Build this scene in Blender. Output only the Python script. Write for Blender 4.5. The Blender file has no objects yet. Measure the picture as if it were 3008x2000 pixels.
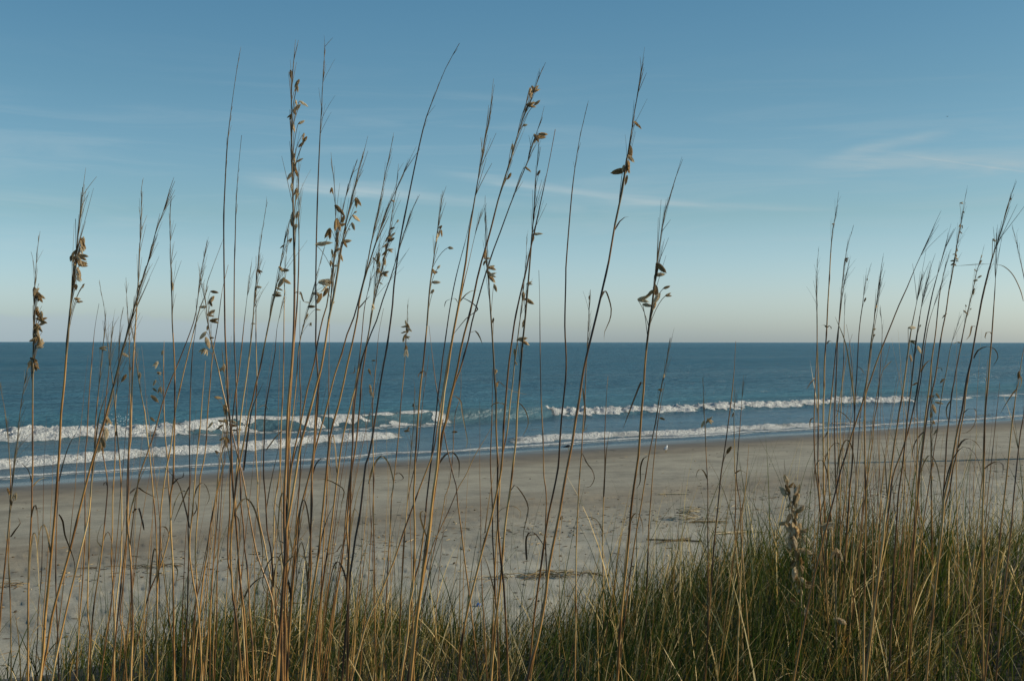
import bpy, math, random, zlib
import numpy as np
from mathutils import Vector, Matrix
R = math.radians
SC = bpy.context.scene
COL = SC.collection
random.seed(7)
RNG = np.random.default_rng(11)

# ------------------------------------------------------------------ camera
EYE = 5.0                       # metres above the still water line
FPX = 3500.0                    # focal length in photograph pixels (3008 wide)
cam = bpy.data.cameras.new('camera')
camo = bpy.data.objects.new('camera', cam)
COL.objects.link(camo)
camo.location = (0, 0, EYE)
camo.rotation_euler = (R(90), R(-0.05), 0)
cam.sensor_width = 36
cam.lens = 36 * FPX / 3008
cam.shift_y = 5.0 / 3008
cam.clip_start = 0.05
cam.clip_end = 60000
SC.camera = camo
HX, HY = 1504.0, 1005.0

# ------------------------------------------------------------------ light
SUN_AZ, SUN_EL = 84.0, 22.0     # azimuth to the right of the view, elevation
SC.view_settings.view_transform = 'Standard'
SC.view_settings.look = 'None'
SC.view_settings.gamma = 1
SC.view_settings.use_curve_mapping = False
SC.view_settings.exposure = 0.0
sun = bpy.data.lights.new('sun', 'SUN')
sun.energy = 5.0
sun.angle = R(0.5)
sun.color = (1.0, 0.87, 0.68)
suno = bpy.data.objects.new('sun', sun)
COL.objects.link(suno)
sd = Vector((math.sin(R(SUN_AZ)) * math.cos(R(SUN_EL)), math.cos(R(SUN_AZ)) * math.cos(R(SUN_EL)), math.sin(R(SUN_EL))))
suno.rotation_euler = sd.to_track_quat('Z', 'Y').to_euler()

W = bpy.data.worlds.new('World')
SC.world = W
W.use_nodes = True
nt = W.node_tree
nt.nodes.clear()
def N(t, kind, **kw):
    n = t.nodes.new(kind)
    for k, v in kw.items():
        if k.startswith('i_'):
            key = k[2:]
            key = int(key) if key.isdigit() else key.replace('_', ' ')
            n.inputs[key].default_value = v
        else:
            setattr(n, k, v)
    return n
def L(t, a, b):
    t.links.new(a, b)
def math_node(t, op, a, b=None, c=None, clamp=False):
    n = t.nodes.new('ShaderNodeMath')
    n.operation = op
    n.use_clamp = clamp
    for i, v in enumerate((a, b, c)):
        if v is None:
            continue
        if isinstance(v, (int, float)):
            n.inputs[i].default_value = v
        else:
            t.links.new(v, n.inputs[i])
    return n.outputs[0]
def mix_col(t, fac, a, b, mode='MIX'):
    n = t.nodes.new('ShaderNodeMix')
    n.data_type = 'RGBA'
    n.blend_type = mode
    for sock, v in ((n.inputs['Factor'], fac), (n.inputs['A'], a), (n.inputs['B'], b)):
        if isinstance(v, (int, float)):
            sock.default_value = v
        elif isinstance(v, tuple):
            sock.default_value = v if len(v) == 4 else (*v, 1)
        else:
            t.links.new(v, sock)
    return n.outputs['Result']
def ramp(t, fac, stops, interp='LINEAR'):
    n = t.nodes.new('ShaderNodeValToRGB')
    n.color_ramp.interpolation = interp
    el = n.color_ramp.elements
    while len(el) < len(stops):
        el.new(0.5)
    for e, (p, c) in zip(el, stops):
        e.position = p
        e.color = c if isinstance(c, tuple) and len(c) == 4 else ((*c, 1) if isinstance(c, tuple) else (c, c, c, 1))
    t.links.new(fac, n.inputs[0])
    return n.outputs[0]

def build_world():
    sky = N(nt, 'ShaderNodeTexSky')
    sky.sky_type = 'NISHITA'
    sky.sun_disc = False
    sky.sun_elevation = R(SUN_EL)
    sky.sun_rotation = R(SUN_AZ)
    sky.altitude = 0
    sky.air_density = 1.0
    sky.dust_density = 1.0
    sky.ozone_density = 1.5
    geo = N(nt, 'ShaderNodeTexCoord')
    sep = N(nt, 'ShaderNodeSeparateXYZ')
    L(nt, geo.outputs['Generated'], sep.inputs[0])
    dx, dy, dz = sep.outputs
    # direction -> azimuth (deg) and elevation (deg) for the thin cloud layer
    az = math_node(nt, 'MULTIPLY', math_node(nt, 'ARCTAN2', dx, dy), 57.2958)
    el = math_node(nt, 'MULTIPLY', math_node(nt, 'ARCSINE', dz), 57.2958)
    col = sky.outputs[0]
    # the air of that afternoon: teal blue above, paler and greyer towards the sea
    tint = ramp(nt, math_node(nt, 'DIVIDE', el, 30.0, clamp=True), SKY_TINT)
    col = mix_col(nt, 1.0, col, tint, 'MULTIPLY')
    def noise(vecx, vecy, scale, detail=5, rough=.55, dist=0.0, off=0.0):
        cv = N(nt, 'ShaderNodeCombineXYZ', i_Z=off)
        L(nt, vecx, cv.inputs[0]); L(nt, vecy, cv.inputs[1])
        n = N(nt, 'ShaderNodeTexNoise', i_Scale=scale, i_Detail=detail, i_Roughness=rough, i_Distortion=dist)
        L(nt, cv.outputs[0], n.inputs['Vector'])
        return n.outputs[0]
    def sm(x, a, b):
        n = N(nt, 'ShaderNodeMapRange', interpolation_type='SMOOTHSTEP')
        L(nt, x, n.inputs[0]); n.inputs[1].default_value = a; n.inputs[2].default_value = b
        return n.outputs[0]
    # cirrus streaks: (azimuth0, azimuth1, elevation at both ends, thickness, strength)
    total = None
    fine = noise(math_node(nt, 'MULTIPLY', az, .30), math_node(nt, 'MULTIPLY', math_node(nt, 'ADD', el, math_node(nt, 'MULTIPLY', az, .09)), 4.0), 1.0, 7, .68, .5)
    fine2 = noise(math_node(nt, 'MULTIPLY', az, .08), math_node(nt, 'MULTIPLY', el, .9), 1.0, 5, .6, .9, 7.0)
    for a0, a1, e0, e1, th, st in CIRRUS:
        k = (e1 - e0) / (a1 - a0)
        line = math_node(nt, 'ADD', math_node(nt, 'MULTIPLY', math_node(nt, 'SUBTRACT', az, a0), k), e0)
        wob = math_node(nt, 'MULTIPLY', math_node(nt, 'SUBTRACT', fine2, .5), th * 2.2)
        dist = math_node(nt, 'ABSOLUTE', math_node(nt, 'ADD', math_node(nt, 'SUBTRACT', el, line), wob))
        across = sm(dist, th, 0.0)
        fe = (a1 - a0) * .35
        along = math_node(nt, 'MULTIPLY', sm(az, a0, a0 + fe), sm(az, a1, a1 - fe))
        s = math_node(nt, 'MULTIPLY', math_node(nt, 'MULTIPLY', across, along), math_node(nt, 'MULTIPLY', math_node(nt, 'ADD', math_node(nt, 'MULTIPLY', fine, 1.7), -.05), st))
        total = s if total is None else math_node(nt, 'ADD', total, s, clamp=True)
    veil = math_node(nt, 'MULTIPLY', math_node(nt, 'MULTIPLY', sm(fine2, .45, .75), sm(el, 1, 6)), math_node(nt, 'MULTIPLY', sm(el, 15, 7), .16))
    total = math_node(nt, 'ADD', total, veil, clamp=True)
    col = mix_col(nt, total, col, CIRRUS_COL)
    # low mauve cloud bank lying on the sea horizon, higher towards the left
    top = math_node(nt, 'ADD', math_node(nt, 'MULTIPLY', az, -.022), .72)
    bank_n = noise(math_node(nt, 'MULTIPLY', az, .45), math_node(nt, 'MULTIPLY', el, 1.2), 1.0, 6, .6, .3, 3.0)
    h = math_node(nt, 'SUBTRACT', el, math_node(nt, 'ADD', top, math_node(nt, 'MULTIPLY', math_node(nt, 'SUBTRACT', bank_n, .5), .8)))
    bank = math_node(nt, 'MULTIPLY', sm(h, .22, -.25), math_node(nt, 'ADD', math_node(nt, 'MULTIPLY', sm(az, 10, -20), .58), .10))
    col = mix_col(nt, bank, col, BANK_COL)
    col = mix_col(nt, math_node(nt, 'MULTIPLY', sm(az, -12, 28), .16), col, (0, 0, 0))
    bg = N(nt, 'ShaderNodeBackground', i_Strength=SKY_STRENGTH)
    L(nt, col, bg.inputs[0])
    out = N(nt, 'ShaderNodeOutputWorld')
    L(nt, bg.outputs[0], out.inputs[0])
SKY_STRENGTH = 0.097
SKY_TINT = [(0.0, (1.34, 1.72, 2.45)), (0.07, (1.26, 1.54, 2.03)), (.20, (.90, 1.18, 1.28)), (.39, (.70, 1.05, 1.11)), (.55, (.60, 1.00, 1.08)), (1.0, (.57, .98, 1.12))]
CIRRUS_COL = (5.6, 6.5, 6.7)
BANK_COL = (4.1, 5.1, 5.6)
CIRRUS = [(-14.0, -3.0, 7.7, 6.9, .60, .38), (-13, 2.5, 7.3, 6.4, .40, .24), (-5, 11.5, 8.2, 6.2, .34, .38),           (2, 17, 6.9, 6.0, .25, .2), (12, 27, 8.2, 7.9, .7, .42), (14, 21, 8.3, 9.6, .45, .3), (17, 28, 8.7, 6.6, .06, .3), (-4.8, 3, 11.8, 11.3, .3, .08), (1, 4, 6.5, 6.3, .45, .2)]
build_world()

# ------------------------------------------------------------------ helpers
def new_mat(name):
    m = bpy.data.materials.new(name)
    m.use_nodes = True
    t = m.node_tree
    t.nodes.clear()
    out = t.nodes.new('ShaderNodeOutputMaterial')
    b = t.nodes.new('ShaderNodeBsdfPrincipled')
    t.links.new(b.outputs[0], out.inputs[0])
    return m, t, b, out
def mesh_np(name, co, faces_list):
    """co (n,3); faces_list: list of int arrays (m,k) of equal k."""
    me = bpy.data.meshes.new(name)
    co = np.asarray(co, np.float32)
    me.vertices.add(len(co))
    me.vertices.foreach_set('co', co.ravel())
    loops = np.concatenate([f.ravel() for f in faces_list]).astype(np.int32)
    tot = np.concatenate([np.full(len(f), f.shape[1], np.int32) for f in faces_list])
    start = np.concatenate([[0], np.cumsum(tot)[:-1]]).astype(np.int32)
    me.loops.add(len(loops))
    me.loops.foreach_set('vertex_index', loops)
    me.polygons.add(len(tot))
    me.polygons.foreach_set('loop_start', start)
    me.polygons.foreach_set('loop_total', tot)
    me.polygons.foreach_set('use_smooth', np.ones(len(tot), bool))
    me.update(calc_edges=True)
    return me
def attr(me, name, vals):
    a = me.attributes.new(name, 'FLOAT', 'POINT')
    a.data.foreach_set('value', np.asarray(vals, np.float32))
def link(name, me, mat=None, parent=None):
    o = bpy.data.objects.new(name, me)
    if mat:
        me.materials.clear()
        me.materials.append(mat)
    COL.objects.link(o)
    if parent:
        o.parent = parent
    return o
def tag(o, label=None, cat=None, group=None, kind=None):
    for k, v in (('label', label), ('category', cat), ('group', group), ('kind', kind)):
        if v:
            o[k] = v
    return o
def empty(name, loc):
    o = bpy.data.objects.new(name, None)
    o.location = loc
    o.empty_display_size = .1
    COL.objects.link(o)
    return o
def grid_faces(nr, nc):
    i = np.arange((nr - 1) * nc).reshape(nr - 1, nc)[:, :-1].ravel()
    return np.stack([i, i + 1, i + nc + 1, i + nc], 1)
def hash2(ix, iy, seed=0):
    h = (ix.astype(np.int64) * 374761393 + iy.astype(np.int64) * 668265263 + seed * 974634557) & 0xffffffff
    h = ((h ^ (h >> 13)) * 1274126177) & 0xffffffff
    h = ((h ^ (h >> 16)) * 2246822519) & 0xffffffff
    return ((h ^ (h >> 15)) & 0xffffff) / float(0xffffff)
def vnoise(x, y, seed=0):
    ix, iy = np.floor(x), np.floor(y)
    fx, fy = x - ix, y - iy
    fx = fx * fx * (3 - 2 * fx); fy = fy * fy * (3 - 2 * fy)
    a = hash2(ix, iy, seed); b = hash2(ix + 1, iy, seed)
    c = hash2(ix, iy + 1, seed); d = hash2(ix + 1, iy + 1, seed)
    return (a * (1 - fx) + b * fx) * (1 - fy) + (c * (1 - fx) + d * fx) * fy
def fbm(x, y, oct=4, seed=0):
    s = 0; amp = .5; f = 1.0
    for o in range(oct):
        s = s + amp * vnoise(x * f + o * 17.3, y * f - o * 9.1, seed + o)
        amp *= .5; f *= 2.03
    return s / (1 - .5 ** oct)
def sstep(a, b, x):
    t = np.clip((x - a) / (b - a), 0, 1)
    return t * t * (3 - 2 * t)
def pits(x, y, cell, seed, prob):
    """footprints and hollows: height offset, negative in the hollow, positive on its rim"""
    h = np.zeros_like(x)
    cx, cy = np.floor(x / cell), np.floor(y / cell)
    for i in (-1, 0, 1):
        for j in (-1, 0, 1):
            ax, ay = cx + i, cy + j
            px = (ax + hash2(ax, ay, seed)) * cell
            py = (ay + hash2(ax, ay, seed + 1)) * cell
            on = hash2(ax, ay, seed + 2) < prob
            th = hash2(ax, ay, seed + 3) * 6.283
            sz = cell * (.18 + .22 * hash2(ax, ay, seed + 4))
            dx, dy = x - px, y - py
            a = dx * np.cos(th) + dy * np.sin(th)
            b = -dx * np.sin(th) + dy * np.cos(th)
            r2 = (a / (sz * 1.5)) ** 2 + (b / (sz * .8)) ** 2
            h += np.where(on, (-np.exp(-r2 * 1.6) + .55 * np.exp(-(np.sqrt(r2) - 1.25) ** 2 * 6)) * sz, 0)
    return h
# shore frame: u along the water's edge, v out to sea (v = 0 is the still water line), s = -v up the beach
AX, AY = 0.81706, 0.57653
def uv_of(x, y):
    return x * AX + (y - 55.5) * AY, (y - 55.5) * AX - x * AY
def xy_of(u, v):
    return u * AX - v * AY, 55.5 + u * AY + v * AX
def dune_edge(x, u):
    """how far up the beach the dune's crest begins; it pushes out to the left of the camera"""
    return 42.0 + .35 * np.clip(x / 1.8, 0, 1) - .75 * np.clip(-x / .8, 0, 1.3) + .5 * (fbm(x * .9, x * 0 + 3.0, 3, 5) - .5)
def ground_z(x, y, detail=True):
    x = np.asarray(x, float); y = np.asarray(y, float)
    u, v = uv_of(x, y)
    s = -v
    zb = np.where(s > 0, .030 * s, np.maximum(.055 * s, -6.0))
    edge = dune_edge(x, u)
    t = sstep(0, 1, (s - edge + 6.2) / 6.2)
    dz = 3.78 + .10 * (fbm(x * .8, y * .8, 3, 9) - .5) * 2 + .26 * np.exp(-((x - 2.4) ** 2 / 3.5 + (y - 5) ** 2 / 8)) - .10 * np.exp(-((x + 2) ** 2 / 2 + (y - 2.5) ** 2 / 3))
    dz = dz + .06 * np.maximum(s - 50, 0)
    z = zb + t * (dz - zb)
    if detail:
        rough = sstep(17, 25, s) * (1 - .6 * t)
        mid = sstep(3, 9, s)
        z = z + .10 * (fbm(x * .12, y * .12, 3, 21) - .5) * mid
        z = z + rough * (.03 * pits(x, y, 1.2, 41, .2) + .045 * (fbm(x * 2.6, y * 2.6, 4, 51) - .5))
        z = z + sstep(22, 27, s) * .09 * (fbm(x * .7, y * .7, 4, 52) - .5)
        z = z + sstep(7, 18, s) * (1 - sstep(24, 28, s)) * (.05 * pits(x, y, .7, 61, .10))
        # wheel tracks running along the beach
        for sc, w in ((19.3, .16), (21.2, .16), (24.6, .18), (26.4, .18)):
            q = s - sc - .5 * (fbm(u * .05, u * 0 + sc, 2, 77) - .5)
            z = z - .022 * np.exp(-(q / w) ** 2) * (.55 + .45 * np.sign(np.sin(u * 22)))
    return z
def px(x, y, d):
    """a point seen at photograph pixel (x, y), d metres in front of the camera"""
    return Vector(((x - HX) / FPX * d, d, EYE - (y - HY) / FPX * d))

# ------------------------------------------------------------------ the sand
def build_ground():
    r = list(.45 * 1.0095 ** np.arange(600))
    while r[-1] < 140: r.append(r[-1] * 1.0095)
    while r[-1] < 30000: r.append(r[-1] * 1.35)
    r = np.array(r)
    a = np.concatenate([np.linspace(-180, -31, 60)[:-1], np.linspace(-31, 31, 861), np.linspace(31, 180, 60)[1:]])
    A, RR = np.meshgrid(np.radians(a), r)
    X, Y = RR * np.sin(A), RR * np.cos(A)
    Z = ground_z(X, Y)
    co = np.stack([X, Y, Z], -1).reshape(-1, 3)
    f = grid_faces(len(r), len(a))
    me = mesh_np('sand', co, [f[:, ::-1]])
    u, v = uv_of(co[:, 0], co[:, 1])
    attr(me, 's', -v)
    attr(me, 'u', u)
    m, t, b, out = new_mat('sand')
    at = N(t, 'ShaderNodeAttribute', attribute_name='s')
    s = at.outputs['Fac']
    tc = N(t, 'ShaderNodeNewGeometry')
    def noise(scale, detail=4, rough=.6):
        n = N(t, 'ShaderNodeTexNoise', i_Scale=scale, i_Detail=detail, i_Roughness=rough)
        L(t, tc.outputs['Position'], n.inputs['Vector'])
        return n.outputs[0]
    big, mid, fin = noise(.22), noise(1.7), noise(28, 3)
    # long streaks lying parallel to the water
    cu = N(t, 'ShaderNodeCombineXYZ')
    au = N(t, 'ShaderNodeAttribute', attribute_name='u')
    L(t, math_node(t, 'MULTIPLY', au.outputs['Fac'], .05), cu.inputs[0]); L(t, math_node(t, 'MULTIPLY', s, .8), cu.inputs[1])
    st = N(t, 'ShaderNodeTexNoise', i_Scale=1.0, i_Detail=5, i_Roughness=.6)
    L(t, cu.outputs[0], st.inputs['Vector'])
    swob = math_node(t, 'ADD', s, math_node(t, 'MULTIPLY', math_node(t, 'SUBTRACT', st.outputs[0], .5), 4.0))
    swob = math_node(t, 'ADD', swob, math_node(t, 'MULTIPLY', math_node(t, 'SUBTRACT', big, .5), 2.0))
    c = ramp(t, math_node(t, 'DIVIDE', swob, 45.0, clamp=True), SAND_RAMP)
    c = mix_col(t, math_node(t, 'MULTIPLY', ramp(t, mid, [(.35, 0.0), (.75, 1.0)]), .35), c, (.20, .165, .12), 'MIX')
    c = mix_col(t, .5, c, ramp(t, fin, [(.3, .55), (.7, 1.25)]), 'MULTIPLY')
    pat = noise(.55, 6, .7)
    c = mix_col(t, ramp(t, s, [(.0, 0.0), (1.0, .9)]), c, mix_col(t, 1.0, c, ramp(t, pat, [(.34, .70), (.62, 1.14)]), 'MULTIPLY'))
    # dark flecks: shell grit and bits of straw
    vor = N(t, 'ShaderNodeTexVoronoi', i_Scale=2.6)
    L(t, tc.outputs['Position'], vor.inputs['Vector'])
    fl = math_node(t, 'MULTIPLY', ramp(t, vor.outputs['Distance'], [(.04, 1.0), (.10, 0.0)]), ramp(t, s, [(0, 0.0), (1, 1.0)]))
    c = mix_col(t, math_node(t, 'MULTIPLY', fl, .6), c, (.07, .055, .04))
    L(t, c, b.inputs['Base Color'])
    wet = ramp(t, math_node(t, 'DIVIDE', swob, 9.0, clamp=True), [(.0, .12), (.16, .25), (.34, .5), (.8, .95)])
    L(t, wet, b.inputs['Roughness'])
    b.inputs['Specular IOR Level'].default_value = .35
    bp = N(t, 'ShaderNodeBump', i_Strength=.55, i_Distance=.03)
    L(t, math_node(t, 'ADD', math_node(t, 'MULTIPLY', mid, .8), math_node(t, 'MULTIPLY', fin, .35)), bp.inputs['Height'])
    L(t, bp.outputs[0], b.inputs['Normal'])
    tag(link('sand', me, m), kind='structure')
SAND_RAMP = [(.0, (.14, .11, .07)), (.09, (.16, .128, .083)), (.15, (.235, .198, .135)), (.21, (.315, .286, .21)), (.36, (.335, .31, .236)), (.43, (.245, .206, .142)), (.50, (.325, .30, .23)), (.66, (.375, .357, .286)), (.87, (.34, .318, .25)), (.905, (.10, .08, .05)), (.95, (.05, .04, .024)), (1.0, (.04, .032, .02))]  # dark upper stops: dead thatch, with the grass's shade put into the colour

# ------------------------------------------------------------------ the sea
def bump_profile(v, vc, hfront, hback):
    q = v - vc
    return np.where(q < 0, np.exp(-(q / hfront) ** 2), np.exp(-(q / hback) ** 2))
def build_sea():
    us = np.arange(-50, 112, .16)
    vs = np.concatenate([np.arange(-2.5, 26, .10), np.arange(26, 48, .22)])
    U, V = np.meshgrid(us, vs)
    n1 = fbm(U * .06, V * .0 + 1.0, 3, 101) - .5
    n2 = fbm(U * .35, V * .0 + 5.0, 3, 103) - .5
    fade = sstep(47.5, 38, V)
    # swell farther out
    z = fade * (.07 * np.sin(V * .62 + 5 * n1 + .02 * U) * sstep(8, 25, V) + .10 * (fbm(U * .30, V * 1.1, 4, 105) - .5) + .05 * (fbm(U * 1.3, V * 3.2, 3, 106) - .5)) * sstep(.5, 6, V)
    foam = np.zeros_like(U)
    # ---- the outer breaker
    vc = 17.6 + 3.0 * n1 + .9 * n2 + 1.2 * sstep(0, -22, U)
    left = sstep(-7.5, -11, U)
    patch = sstep(-11, -8, U) * sstep(9.0, 5.5, U)
    right = sstep(14.0, 16.5, U) * sstep(53.0, 50.5, U)
    farp = sstep(52, 56, U)
    broken = np.clip(left + right, 0, 1)
    H = .52 + .16 * left + .26 * patch + .30 * sstep(7, 9.5, U) * sstep(17, 14.5, U) + .10 * right - .35 * farp + .14 * n2
    lump = .55 * fbm(U * .8, V * 1.0, 3, 111) + .45 * fbm(U * 2.2, V * 2.2, 3, 112)
    fine = fbm(U * 4.2, V * 4.2, 2, 113)
    w_un = bump_profile(V, vc, .75, 2.6) * H
    w_br = bump_profile(V, vc - .2, 1.15, 1.7) * H * (.45 + .75 * lump + .7 * (fine - .5))
    z = z + w_un * (1 - broken) + w_br * broken
    q = V - vc
    band = sstep(-1.7 - 1.0 * left, -.9, q + 1.4 * (lump - .5)) * sstep(1.1, .1, q + .9 * (lump - .5)) * (.80 + .5 * sstep(.40, .60, lump))
    foam = np.maximum(foam, broken * band * 1.15)
    pn = fbm(U * .75 + .5 * V, V * 1.1, 3, 117)
    face = sstep(-1.5, -1.1, q + .5 * (lump - .5)) * sstep(.5, .1, q)
    runout = sstep(-3.4, -2.6, q) * sstep(-.9, -1.5, q + .6 * (lump - .5))
    lip = sstep(-.42, -.22, q + .25 * (lump - .5)) * sstep(.5, .1, q)
    foam = np.maximum(foam, patch * np.maximum(face * 1.25 * sstep(.45, .53, pn), np.maximum(runout * (.32 + .5 * sstep(.42, .58, fine)), lip * (.45 + .6 * sstep(.40, .55, lump)))))
    foam = np.maximum(foam, farp * sstep(-.9, -.2, q) * sstep(.9, .2, q) * (.4 + .9 * sstep(.45, .6, pn)))
    # darker second swell behind it, unbroken
    z = z + .30 * bump_profile(V, 31 + 3 * n1, 2.0, 3.5) * (.6 + .8 * sstep(10, -20, U))
    # ---- the inner bore, in two lengths
    vi = np.where(U < 1.0, 4.3 + np.clip((U + 22) / 20.5, -.3, 1.1) * 4.6, 2.6) + .9 * n2
    m1 = sstep(1.0, -2.5, U)
    m2 = sstep(.5, 3.0, U) * (1 - .55 * sstep(18, 30, U))
    for m, c0, hh, wd in ((m1, vi, .34, 1.9), (m2, 2.0 + 1.3 * n2 + .6 * sstep(12, 2, U), .26, 1.7)):
        qq = V - c0
        wd2 = wd * (1 - .45 * sstep(14, 26, U))
        bd = sstep(-.7, -.1, qq + .5 * (lump - .5)) * sstep(wd2, wd2 * .4, qq + 1.0 * (lump - .5))
        z = z + m * hh * bump_profile(V, c0 + .5, .55, 1.4) * (.4 + .8 * lump + .6 * (fine - .5))
        foam = np.maximum(foam, m * bd * (.72 + .5 * sstep(.38, .6, lump)))
    # ---- thin swash lines at the very edge
    for c0, wdt, k in ((.9 + 1.4 * n2 + 1.2 * n1, .38, .95), (.05 + 1.2 * n2 + 2.0 * n1, .22, .7)):
        qq = np.abs(V - c0 + .5 * (lump - .5))
        foam = np.maximum(foam, k * sstep(wdt * 1.4, wdt * .3, qq))
        z = z + .05 * np.exp(-(qq / .3) ** 2)
    # ---- lacy foam left between the breakers
    lace = sstep(1.0, 2.5, V) * sstep(vc - .5, vc - 2.5, V)
    st = fbm(U * .35, V * 1.6, 4, 121)
    foam = np.maximum(foam, lace * (.05 + .42 * sstep(.46, .70, st)))
    z = z + .025 * np.clip(foam, 0, 1) * (fine - .3)
    # the thin sheet running up the sand
    edge = -.9 + 1.6 * (n1 * 1.2 + n2 * .6)
    z = np.where(V < 2.0, z + .02 + np.where(V < 0, -.030 * V * 1.0 - .12 * sstep(edge + .25, edge - .6, V), 0), z + .02)
    X, Y = xy_of(U, V)
    co = np.stack([X, Y, z], -1).reshape(-1, 3)
    f = grid_faces(len(vs), len(us))
    n0 = len(co)
    # open sea to the horizon and to both sides
    vv = np.array([47.0, 60, 80, 110, 150, 220, 330, 500, 800, 1500, 3000, 7000, 15000, 32000])
    uu = np.concatenate([-np.geomspace(40000, 60, 14), np.linspace(-50, 112, 10), np.geomspace(125, 40000, 14)])
    FU, FV = np.meshgrid(uu, vv)
    fx, fy = xy_of(FU, FV)
    co2 = np.stack([fx, fy, np.full_like(fx, -.005)], -1).reshape(-1, 3)
    f2 = grid_faces(len(vv), len(uu)) + n0
    parts = [f, f2]
    cos = [co, co2]
    n0 += len(co2)
    for ua, ub in ((-40000, -49.5), (111.5, 40000)):
        su = np.linspace(ua, ub, 3); sv = np.array([-1.5, 3, 20, 47.2])
        SU, SV = np.meshgrid(su, sv)
        sx, sy = xy_of(SU, SV)
        cos.append(np.stack([sx, sy, np.full_like(sx, -.012)], -1).reshape(-1, 3))
        parts.append(grid_faces(4, 3) + n0)
        n0 += 12
    me = mesh_np('sea_water', np.concatenate(cos), parts)
    fo = np.zeros(n0); fo[:len(co)] = np.clip(foam, 0, 1.3).ravel()
    attr(me, 'foam', fo)
    al = np.concatenate(cos)
    u, v = uv_of(al[:, 0], al[:, 1])
    attr(me, 'v', v)
    sol = np.zeros(n0); sol[:len(co)] = np.clip(foam - .85, 0, .4).ravel() * .8
    attr(me, 'thick', sol)
    m, t, b, out = new_mat('sea_water')
    geo = N(t, 'ShaderNodeNewGeometry')
    # turn world position into shore-parallel coordinates
    rot = N(t, 'ShaderNodeVectorRotate', rotation_type='Z_AXIS')
    rot.inputs['Angle'].default_value = -math.atan2(AY, AX)
    L(t, geo.outputs['Position'], rot.inputs['Vector'])
    def noise(sx, sy, detail=4, rough=.6, dist=0):
        mp = N(t, 'ShaderNodeVectorMath', operation='MULTIPLY')
        mp.inputs[1].default_value = (sx, sy, 0)
        L(t, rot.outputs[0], mp.inputs[0])
        n = N(t, 'ShaderNodeTexNoise', i_Scale=1.0, i_Detail=detail, i_Roughness=rough, i_Distortion=dist)
        L(t, mp.outputs[0], n.inputs['Vector'])
        return n.outputs[0]
    va = N(t, 'ShaderNodeAttribute', attribute_name='v').outputs['Fac']
    fa = N(t, 'ShaderNodeAttribute', attribute_name='foam').outputs['Fac']
    tk = N(t, 'ShaderNodeAttribute', attribute_name='thick').outputs['Fac']
    slick = noise(.0022, .02, 4, .6, .4)       # long calm slicks and ruffled lanes out at sea
    chop = noise(.55, 1.5, 6, .65, .3)
    rip = noise(2.2, 4.5, 4, .6)
    sw = noise(.035, .16, 3, .5)
    depth = ramp(t, math_node(t, 'DIVIDE', va, 60.0, clamp=True), SEA_RAMP)
    base = mix_col(t, math_node(t, 'MULTIPLY', ramp(t, slick, [(.40, 0.0), (.62, 1.0)]), .55), depth, SEA_LIGHT)
    base = mix_col(t, 1.0, base, ramp(t, noise(.05, .55, 5, .65, .5), [(.30, .72), (.70, 1.35)]), 'MULTIPLY')
    # foam = attribute against a lacy noise
    ln = math_node(t, 'ADD', math_node(t, 'MULTIPLY', noise(1.5, 2.4, 5, .7, .8), .55), math_node(t, 'MULTIPLY', noise(5.5, 6.5, 4, .75, .6), .55))
    fac = N(t, 'ShaderNodeMapRange', interpolation_type='SMOOTHSTEP')
    L(t, math_node(t, 'SUBTRACT', math_node(t, 'ADD', math_node(t, 'MULTIPLY', fa, 1.0), tk), ln), fac.inputs[0])
    fac.inputs[1].default_value = -.05
    fac.inputs[2].default_value = .22
    fc = mix_col(t, ramp(t, noise(3.5, 3.5, 4, .7), [(.3, 0.0), (.7, 1.0)]), (.62, .66, .66), (.86, .87, .85))
    h = math_node(t, 'ADD', math_node(t, 'MULTIPLY', chop, 1.0), math_node(t, 'MULTIPLY', rip, .22))
    h = math_node(t, 'ADD', h, math_node(t, 'MULTIPLY', sw, 2.2))
    h = math_node(t, 'ADD', h, math_node(t, 'MULTIPLY', math_node(t, 'MULTIPLY', noise(.16, .30, 5, .7, .4), ramp(t, math_node(t, 'DIVIDE', va, 100.0, clamp=True), [(.22, 0.0), (.6, 1.0)])), 3.6))
    h = math_node(t, 'MULTIPLY', h, ramp(t, math_node(t, 'DIVIDE', va, 60.0, clamp=True), [(.30, .42), (.7, 1.0)]))
    h = math_node(t, 'ADD', h, math_node(t, 'MULTIPLY', math_node(t, 'MULTIPLY', fac.outputs[0], math_node(t, 'ADD', noise(7, 7, 4, .7), math_node(t, 'MULTIPLY', noise(1.6, 1.6, 4, .65), 1.2))), .9))
    bp = N(t, 'ShaderNodeBump', i_Strength=1.0, i_Distance=.6)
    L(t, h, bp.inputs['Height'])
    t.nodes.remove(b)
    # upwelling colour of the water under a ruffled surface, whose facets never mirror the sky fully at grazing angles
    dif = N(t, 'ShaderNodeBsdfDiffuse')
    L(t, base, dif.inputs[0]); L(t, bp.outputs[0], dif.inputs['Normal'])
    glo = N(t, 'ShaderNodeBsdfGlossy', i_Roughness=.22)
    L(t, bp.outputs[0], glo.inputs['Normal'])
    fr = N(t, 'ShaderNodeFresnel', i_IOR=1.33)
    L(t, bp.outputs[0], fr.inputs['Normal'])
    gl = math_node(t, 'MULTIPLY', math_node(t, 'POWER', fr.outputs[0], .8), math_node(t, 'ADD', ramp(t, slick, [(.40, SEA_GLOSS[0]), (.62, SEA_GLOSS[1])]), ramp(t, math_node(t, 'DIVIDE', va, 30.0, clamp=True), [(.3, .38), (.85, 0.0)])))
    wat = N(t, 'ShaderNodeMixShader')
    L(t, gl, wat.inputs[0]); L(t, dif.outputs[0], wat.inputs[1]); L(t, glo.outputs[0], wat.inputs[2])
    fd = N(t, 'ShaderNodeBsdfDiffuse')
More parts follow.
